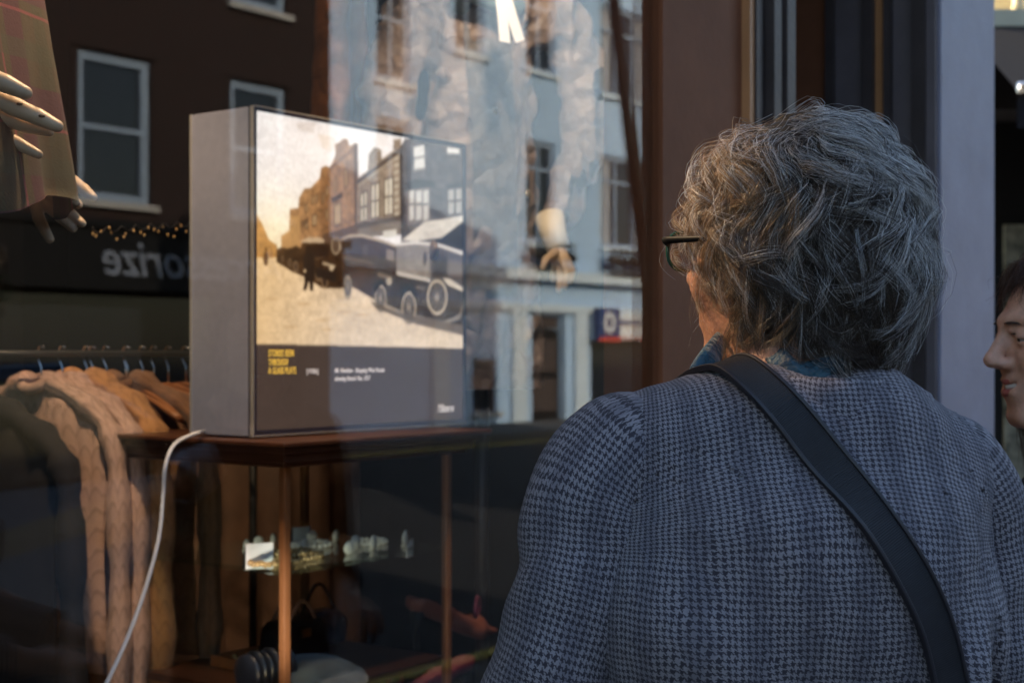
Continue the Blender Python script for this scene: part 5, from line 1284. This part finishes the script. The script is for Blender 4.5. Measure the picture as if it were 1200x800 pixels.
def hshape(P):
    P = P.copy(); z = P[..., 2]; lo_ = np.clip(-z+.0, 0, None)
    P[..., 2] = np.where(z > 0, z*.93, z)-lo_*.12
    bulge = np.exp(-((z+.035)/.045)**2)
    P[..., 0] = P[..., 0]*.93; P[..., 1] = np.where(P[..., 1] < 0, P[..., 1]*.93, P[..., 1])
    P[..., 1] -= bulge*.006
    k = 1-np.clip(lo_-.025, 0, .12)*np.where(P[..., 0] < 0, 1.6, 3.2)
    P[..., 0] *= k; P[..., 1] = (P[..., 1]+.03)*k-.03; return P
P, rd, cl = make_hair(HC, HYAW, 780, 42, keep1, (-.1, .30, .95), (.0755, .0955, .0835), len1, .0180, col1, M['hair_grey'], K=22, thick=(.00013, .00025),  seed=11, off=(.003, .019), spread=.0072, waven=(1.5, 2.2), frizz=.65, phn=.6, tfn=hshape)
linkm('hair', strand_mesh('hair', P, rd, cl, M['hair_grey']), p1_)
# under-layer that closes the gaps
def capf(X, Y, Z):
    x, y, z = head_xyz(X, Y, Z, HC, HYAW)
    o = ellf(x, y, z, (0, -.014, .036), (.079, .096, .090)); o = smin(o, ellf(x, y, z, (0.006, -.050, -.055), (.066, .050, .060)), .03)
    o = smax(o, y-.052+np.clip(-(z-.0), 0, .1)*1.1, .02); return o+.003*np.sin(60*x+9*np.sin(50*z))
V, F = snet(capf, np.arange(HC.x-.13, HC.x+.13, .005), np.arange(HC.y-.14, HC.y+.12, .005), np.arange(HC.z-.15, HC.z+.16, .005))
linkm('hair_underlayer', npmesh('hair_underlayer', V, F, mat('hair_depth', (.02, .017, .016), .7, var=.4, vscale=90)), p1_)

# ---------------- shoulder bag strap, laid on the back of the jacket
bg_ = thing('shoulder_bag', 'black shoulder bag, its wide ribbed strap running diagonally across the houndstooth jacket', 'bag', wl, BYAW)
camL = wt((0, 0, CAMH))
def on_back(px, py, off=.004):
    t_ = wt(at(px, py, 1.2)); r_ = jack_bvh.ray_cast(camL, (t_-camL).normalized())
    return (r_[0], r_[1]) if r_[0] is not None else (None, None)
cen = [(853, 428), (872, 440), (894, 458), (915, 479), (938, 504), (975, 550), (1015, 600), (1050, 650), (1078, 700), (1097, 750), (1108, 805)]
rows_ = []
for i, (px, py) in enumerate(cen):
    q, nn = on_back(px, py)
    if q is None: continue
    if nn.y > 0 and nn.dot(q-camL) > 0: nn = -nn
    rows_.append((q, nn))
first = rows_[0][0]
pre = [(Vector((first.x-.012, .09, zz(1.33))), Vector((-.1, 1, .2)).normalized()), (Vector((first.x-.016, .06, zz(1.40))), Vector((-.1, .7, .7)).normalized()), (Vector((first.x-.014, .0, zz(1.425))), Vector((-.1, .1, 1)).normalized())]
last = rows_[-1][0]
post = [(last+Vector((.03, .01, -.10)), Vector((.3, -.9, 0)).normalized()), (Vector((.17, -.06, zz(.98))), Vector((.7, -.7, 0))), (Vector((.215, 0, zz(.86))), Vector((1, 0, 0)))]
allr = pre+rows_+post
C_ = smooth_path([r[0] for r in allr], 5); N_ = smooth_path([r[1] for r in allr], 5)
for _ in range(14):
    C_ = [C_[0]]+[(C_[i-1]+C_[i]*2+C_[i+1])/4 for i in range(1, len(C_)-1)]+[C_[-1]]; N_ = [N_[0]]+[(N_[i-1]+N_[i]*2+N_[i+1]).normalized() for i in range(1, len(N_)-1)]+[N_[-1]]
CL = [0]
for i in range(1, len(C_)): CL.append(CL[-1]+(C_[i]-C_[i-1]).length)
def band(w0, w1, lift, thick_, wob=0):
    vs = []; k = len(C_)
    for i in range(k):
        t = (C_[min(i+1, k-1)]-C_[max(i-1, 0)]).normalized(); nn = N_[i].normalized(); sdv = t.cross(nn).normalized()
        for a, l in ((w0, lift), (w1, lift), (w1, lift+thick_), (w0, lift+thick_)):
            vs.append(C_[i]+sdv*a+nn*l)
    return vs, [(4*i+j, 4*i+(j+1) % 4, 4*(i+1)+(j+1) % 4, 4*(i+1)+j) for i in range(k-1) for j in range(4)]+[(3, 2, 1, 0), tuple(4*(k-1)+j for j in range(4))]
def strapmat():
    m_ = M['strap']; h = NB(m_); o = h.uv('UV'); h.bump(h.m('SINE', h.m('MULTIPLY', o[0], 3600)), .35, .001); return m_
strapmat()
vs, fs = band(-.0135, .0135, .0045, .004); uvs = np.array([(CL[i//4], (i % 4)*.01) for i in range(len(vs))])
m = MB(); m.add(vs, fs); m.build('strap', M['strap'], bg_, uvf=lambda co: uvs)
m = MB()
for a, b in ((-.0172, -.0136), (.0136, .0172)): vs, fs = band(a, b, .0042, .0062); m.add(vs, fs)
m.build('strap_binding', M['strap_edge'], bg_, bevel=.001)
m = MB(); m.prism([(-.14, 0), (.14, 0), (.15, .2), (-.15, .2)], -.05, .05); m.v = [(.27+v[1], v[0]+.02, v[2]+zz(.66)) for v in m.v]; m.build('pouch', M['black_cloth'], bg_, bevel=.02)

# ---------------- smiling woman at the right edge
w2y = 1.88; hc2w = at(1260, 398, w2y); YAW2 = R(94)      # facing left (-X)
wl2 = Vector((hc2w.x+.04, hc2w.y-.03, PAV)); wt2 = transform_fn(wl2, R(70))
p2_ = thing('person', 'smiling young woman in profile at the right edge, dark brown fringe and a white sleeve', 'person', wl2, R(70))
HC2 = wt2(hc2w); HY2 = YAW2-R(70); HP2 = R(-4)
elb = wt2(at(1275, 590, 1.82)); wri = wt2(at(1208, 662, 1.70)); shd = wt2(at(1325, 600, 1.84))
def hand_chain(w0, fwd, up_, side, sc=1.0, curl_=.7):
    """five unequal fingers in a relaxed half-curl"""
    segs = []; fwd = Vector(fwd).normalized(); up_ = Vector(up_).normalized(); side = Vector(side).normalized()
    segs.append((w0, w0+fwd*.05*sc, .021*sc, .024*sc)); segs.append((w0+side*.015*sc, w0+fwd*.07*sc+side*.022*sc, .014*sc, .013*sc)); segs.append((w0-side*.015*sc, w0+fwd*.07*sc-side*.022*sc, .014*sc, .013*sc))
    for q, ln in enumerate((.92, 1.0, .95, .78)):
        k = w0+fwd*.08*sc+side*(q-1.5)*.019*sc; a = 0; r_ = .0092*sc
        for j, L in enumerate((.042, .026, .020)):
            a += curl_*(.45+.25*j); d = fwd*math.cos(a)-up_*math.sin(a); k2 = k+d*L*ln*sc; segs.append((k, k2, r_*(1-.08*j), r_*(.92-.08*j))); k = k2
    k = w0+fwd*.02*sc-side*.02*sc-up_*.005; d = (fwd*.6-side*.6-up_*.45).normalized(); segs.append((k, k+d*.035*sc, .012*sc, .0105*sc)); k = k+d*.035*sc; d = (fwd*.9-side*.1-up_*.35).normalized(); segs.append((k, k+d*.03*sc, .0105*sc, .0085*sc))
    return segs
hs = hand_chain(wri, wri-elb+Vector((0, 0, .02)), Vector((.2, -.3, 1)), (wri-elb).cross(Vector((0, 0, 1))), 1.0)
def b2(X, Y, Z):
    hx, hy, hz = head_xyz(X, Y, Z, HC2, HY2, HP2)
    o = head_f(hx, hy, hz, smile=True)
    o = smin(o, rcone(X, Y, Z, (HC2.x, HC2.y-.02, HC2.z-.06), (0, -.01, zz(1.36)), .046, .052), .022)
    o = smin(o, rcone(X, Y, Z, (-.13, 0, zz(1.30)), (.13, 0, zz(1.30)), .042, .042), .05)
    o = smin(o, rcone(X, Y, Z, (0, .0, zz(1.25)), (0, .0, zz(.95)), .10, .11, (1.15, .85, 1)), .05)
    o = smin(o, rcone(X, Y, Z, shd, elb, .040, .032), .02); o = smin(o, rcone(X, Y, Z, elb, wri, .032, .022), .01)
    o = smin(o, rcone(X, Y, Z, (.15, 0, zz(1.3)), (.2, .0, zz(1.02)), .04, .034), .02); o = smin(o, rcone(X, Y, Z, (.2, 0, zz(1.02)), (.14, .17, zz(.98)), .034, .024), .01)
    for a, b, r1, r2 in hand_chain(Vector((.14, .17, zz(.98))), (-.3, 1, 0), (0, 0, 1), (1, .3, 0)): o = smin(o, rcone(X, Y, Z, a, b, r1, r2), .004)
    return add_legs(X, Y, Z, o, .86)
def b2b(X, Y, Z):
    o = b2(X, Y, Z)
    for a, b, r1, r2 in hs: o = smin(o, rcone(X, Y, Z, a, b, r1, r2), .004)
    return o
lo2 = [min(-.26, min(min(s_[0][i], s_[1][i]) for s_ in hs)-.03) if i < 2 else 0 for i in range(3)]
V, F = snet(b2b, axis(lo2[0], .30, .010, (HC2.x-.10, HC2.x+.10, .0030)), axis(min(-.2, lo2[1]), .36, .009, (HC2.y-.11, HC2.y+.15, .0030)), axis(0, HC2.z+.13, .013, (HC2.z-.13, HC2.z+.13, .0030)))
# refine hand as part of the same body mesh
def only_hand(X, Y, Z):
    o = rcone(X, Y, Z, elb, wri, .033, .0225)
    for a, b, r1, r2 in hs: o = smin(o, rcone(X, Y, Z, a, b, r1+.0006, r2+.0006), .004)
    return o
hpts = [s_[0] for s_ in hs]+[s_[1] for s_ in hs]+[wri]
V2, F2 = snet(only_hand, *[np.arange(min(p[i] for p in hpts)-.04, max(p[i] for p in hpts)+.04, .003) for i in range(3)])
Vb = np.concatenate([V, V2]); Fb = np.concatenate([F, F2+len(V)])
bo = linkm('body', npmesh('body', Vb, Fb, M['skin2']), p2_)
def hp2(p): return head_pt(p, HC2, HY2, HP2)
eyes(p2_, hp2)
m = MB(); m.tube([hp2((x, .0925-.012*(x/.02)**2, -.0545+.006*(x/.024)**2)) for x in np.linspace(-.021, .021, 9)], .0046, 10); m.build('teeth', M['teeth'], p2_)
for nm, zc, r_, yy in (('upper_lip', -.0475, .0042, .0953), ('lower_lip', -.0625, .0050, .0955)):
    m = MB(); m.tube([hp2((x, yy-.010*(x/.02)**2, zc+(.0062 if nm == 'lower_lip' else .0035)*(x/.021)**2)) for x in np.linspace(-.024, .024, 11)], [.0012]+[r_*(.55+.45*math.cos((k-4)/4*1.3)) for k in range(9)]+[.0012], 12); m.build(nm, M['lip'], p2_)
brow_m = mat('brow_hair', (.03, .018, .012), .7)
for s in (-1, 1): m = MB(); m.tube([hp2((s*(.014+.006*k), .0985-.0012*k*k*.9, .0275+.0012*k-.00045*k*k)) for k in range(6)], [.0012, .002, .002, .0018, .0014, .0007], 8, flat=.5); m.build('eyebrow', brow_m, p2_)
for s in (-1, 1): m = MB(); m.tube([hp2((s*(.019+.0055*k), .0925-.0011*k*k*.8, .0135+.0006*k-.0003*k*k*1.2)) for k in range(5)], [.0006, .0012, .0013, .0011, .0005], 6); m.build('eyelashes', brow_m, p2_)
def keep2(d):
    face = (d[:, 1] > .5) & (d[:, 2] < .62); side = (d[:, 1] > .35) & (d[:, 2] < -.1)
    return ~face & ~side & (d[:, 2] > -.8)
def len2(d, r_): return r_.uniform(.13, .20, len(d))*np.where(d[:, 1] > .2, .36, 1)
def col2(d, r_, N, li):
    g_ = r_.uniform(.35, 1.3, N)[:, None]; return np.array([.09, .034, .018])[None]*g_
P, rd, cl = make_hair(HC2, HY2, 300, 34, keep2, (.1, .25, .96), (.0755, .0955, .0845), len2, .0025, col2, M['hair_brown'], K=16, seed=5, off=(.003, .014), spread=.007, wav=.4, waven=(.4, .9), grav=.75)
linkm('hair', strand_mesh('hair', P, rd*1.2, cl, M['hair_brown']), p2_)
def cap2(X, Y, Z):
    x, y, z = head_xyz(X, Y, Z, HC2, HY2, HP2)
    o = ellf(x, y, z, (0, -.018, .036), (.079, .096, .090)); o = smin(o, ellf(x, y, z, (0, -.05, -.05), (.066, .05, .06)), .03)
    return smax(o, y-.055+np.clip(-(z-.05), 0, .15)*.55, .015)
V, F = snet(cap2, np.arange(HC2.x-.12, HC2.x+.12, .005), np.arange(HC2.y-.13, HC2.y+.12, .005), np.arange(HC2.z-.16, HC2.z+.15, .005))
linkm('hair_underlayer', npmesh('hair_underlayer', V, F, mat('brown_hair_depth', (.03, .014, .009), .6)), p2_)
# clothing of the second woman
def top2(X, Y, Z):
    tz = np.clip((Z-zz(.80))/.5, 0, 1); hw = .19-.03*tz; hd = .14-.02*tz
    o = (np.sqrt((X/hw)**2+(Y/hd)**2)-1)*hd; o = smax(o, Z-zz(1.30), .05); o = smax(o, zz(.75)-Z, .01)
    o = smin(o, rcone(X, Y, Z, (-.14, 0, zz(1.30)), (.14, 0, zz(1.30)), .055, .055), .04)
    return smax(o, -rcone(X, Y, Z, (0, .0, zz(1.33)), (0, 0, zz(1.5)), .062, .07), .01)+.003*np.sin(30*X+8*np.sin(20*Z))
V, F = snet(top2, np.arange(-.24, .24, .008), np.arange(-.2, .2, .008), np.arange(zz(.73), zz(1.42), .008)); linkm('top', npmesh('top', V, F, M['black_cloth']), p2_)
sleeve([Vector((-.13, 0, zz(1.30))), shd, shd.lerp(elb, .5), elb, elb.lerp(wri, .25)], [.02, .052, .050, .048, .044], mt='black_cloth', parent=p2_, seed=1.2, wr=.004)
sleeve([elb.lerp(wri, .1), elb.lerp(wri, .35), elb.lerp(wri, .6), elb.lerp(wri, .8)], [.042, .047, .046, .042], name='cuff', mt='white_cloth', parent=p2_, seed=1.2, wr=.004)
sleeve([Vector((.13, 0, zz(1.33))), Vector((.165, 0, zz(1.28))), Vector((.185, 0, zz(1.15))), Vector((.2, 0, zz(1.02))), Vector((.165, .1, zz(1.0)))], [.02, .055, .052, .050, .046, .040], mt='black_cloth', parent=p2_, seed=3.2, wr=.004)
V, F = snet(lambda X, Y, Z: smax(smax(add_legs(X, Y, Z, rcone(X, Y, Z, (0, 0, .92), (0, 0, .80), .11, .115, (1.25, .85, 1)), .86)-.012, Z-.98, .01), .07-Z, .01), np.arange(-.3, .3, .012), np.arange(-.2, .25, .012), np.arange(.0, 1.06, .012))
linkm('trousers', npmesh('trousers', V, F, M['trousers']), p2_)

# ================================================================== BEYOND THE CORNER (right edge)
Yb = 9.0
cs = thing('corner_shop', 'black timber shopfront with a dark canopy and pale upper storey, beyond the shop corner', 'shop', (0, Yb, 0), 0)
x0b = (1100-600)/FPX*Yb; x1b = x0b+7
zc = CAMH+(415-33)/FPX*(Yb-.4)
ops = [(x0b+1.0+2.2*k, x0b+2.1+2.2*k, 5.2, 7.2) for k in range(3)]
m = MB()
xs0 = x0b; facade(m, x0b, x1b, zc+.05, 9, ops, y=0, depth=-.22); m.box(x0b, x1b, .23, 6, 0, 9); m.build('wall', M['cream'], cs)
for o in ops: window(cs, *o, 0, sgn=-1, transom=(o[2]+o[3])/2)
m = MB()
for k in range(26): 
    x = x0b+.1+k*.27; m.lathe([(.05, 0), (.03, .06), (.07, .2), (.04, .42), (.06, .5)], 10, (x, -.35, zc+.1))
m.box(x0b, x1b, -.45, 0, zc, zc+.1); m.box(x0b, x1b, -.43, -.27, zc+.6, zc+.7); m.build('balustrade', M['cream'], cs)
m = MB(); m.box(x0b, x1b, -.02, .2, 0, zc-.002); m.build('shopfront', M['black_gloss'], cs)
m = MB(); m.add([(x0b, -.5, zc-.02), (x1b, -.5, zc-.02), (x1b, -1.4, zc-.55), (x0b, -1.4, zc-.55), (x0b, -1.4, zc-.75), (x1b, -1.4, zc-.75), (x0b, -.02, zc-.02), (x1b, -.02, zc-.02)], [(0, 1, 2, 3), (3, 2, 5, 4), (6, 7, 1, 0)]); m.box(x0b, x1b, -.5, -.03, zc-.5, zc-.03); m.build('canopy', M['black_cloth'], cs)
m = MB(); m.tube([(x0b, -1.42, zc-.54), (x1b, -1.42, zc-.56)], .03, 10); m.build('canopy_rail', M['steel'], cs)
for k in range(5):
    x = at(1174, 0, Yb).x+k*1.3-.0
    m = MB(); m.box(x, x+.16, -.06, -.021, .6, 2.25); m.build('stone_pier', M['mottled'], cs)
    m = MB(); m.box(x+.3, x+1.15, -.03, -.021, .7, 2.6); m.build('shop_window_glass', M['pane'], cs)
m = MB(); m.box(x0b, x1b, 0, 6, 9, 9.3); m.build('roof', M['slate'], cs)
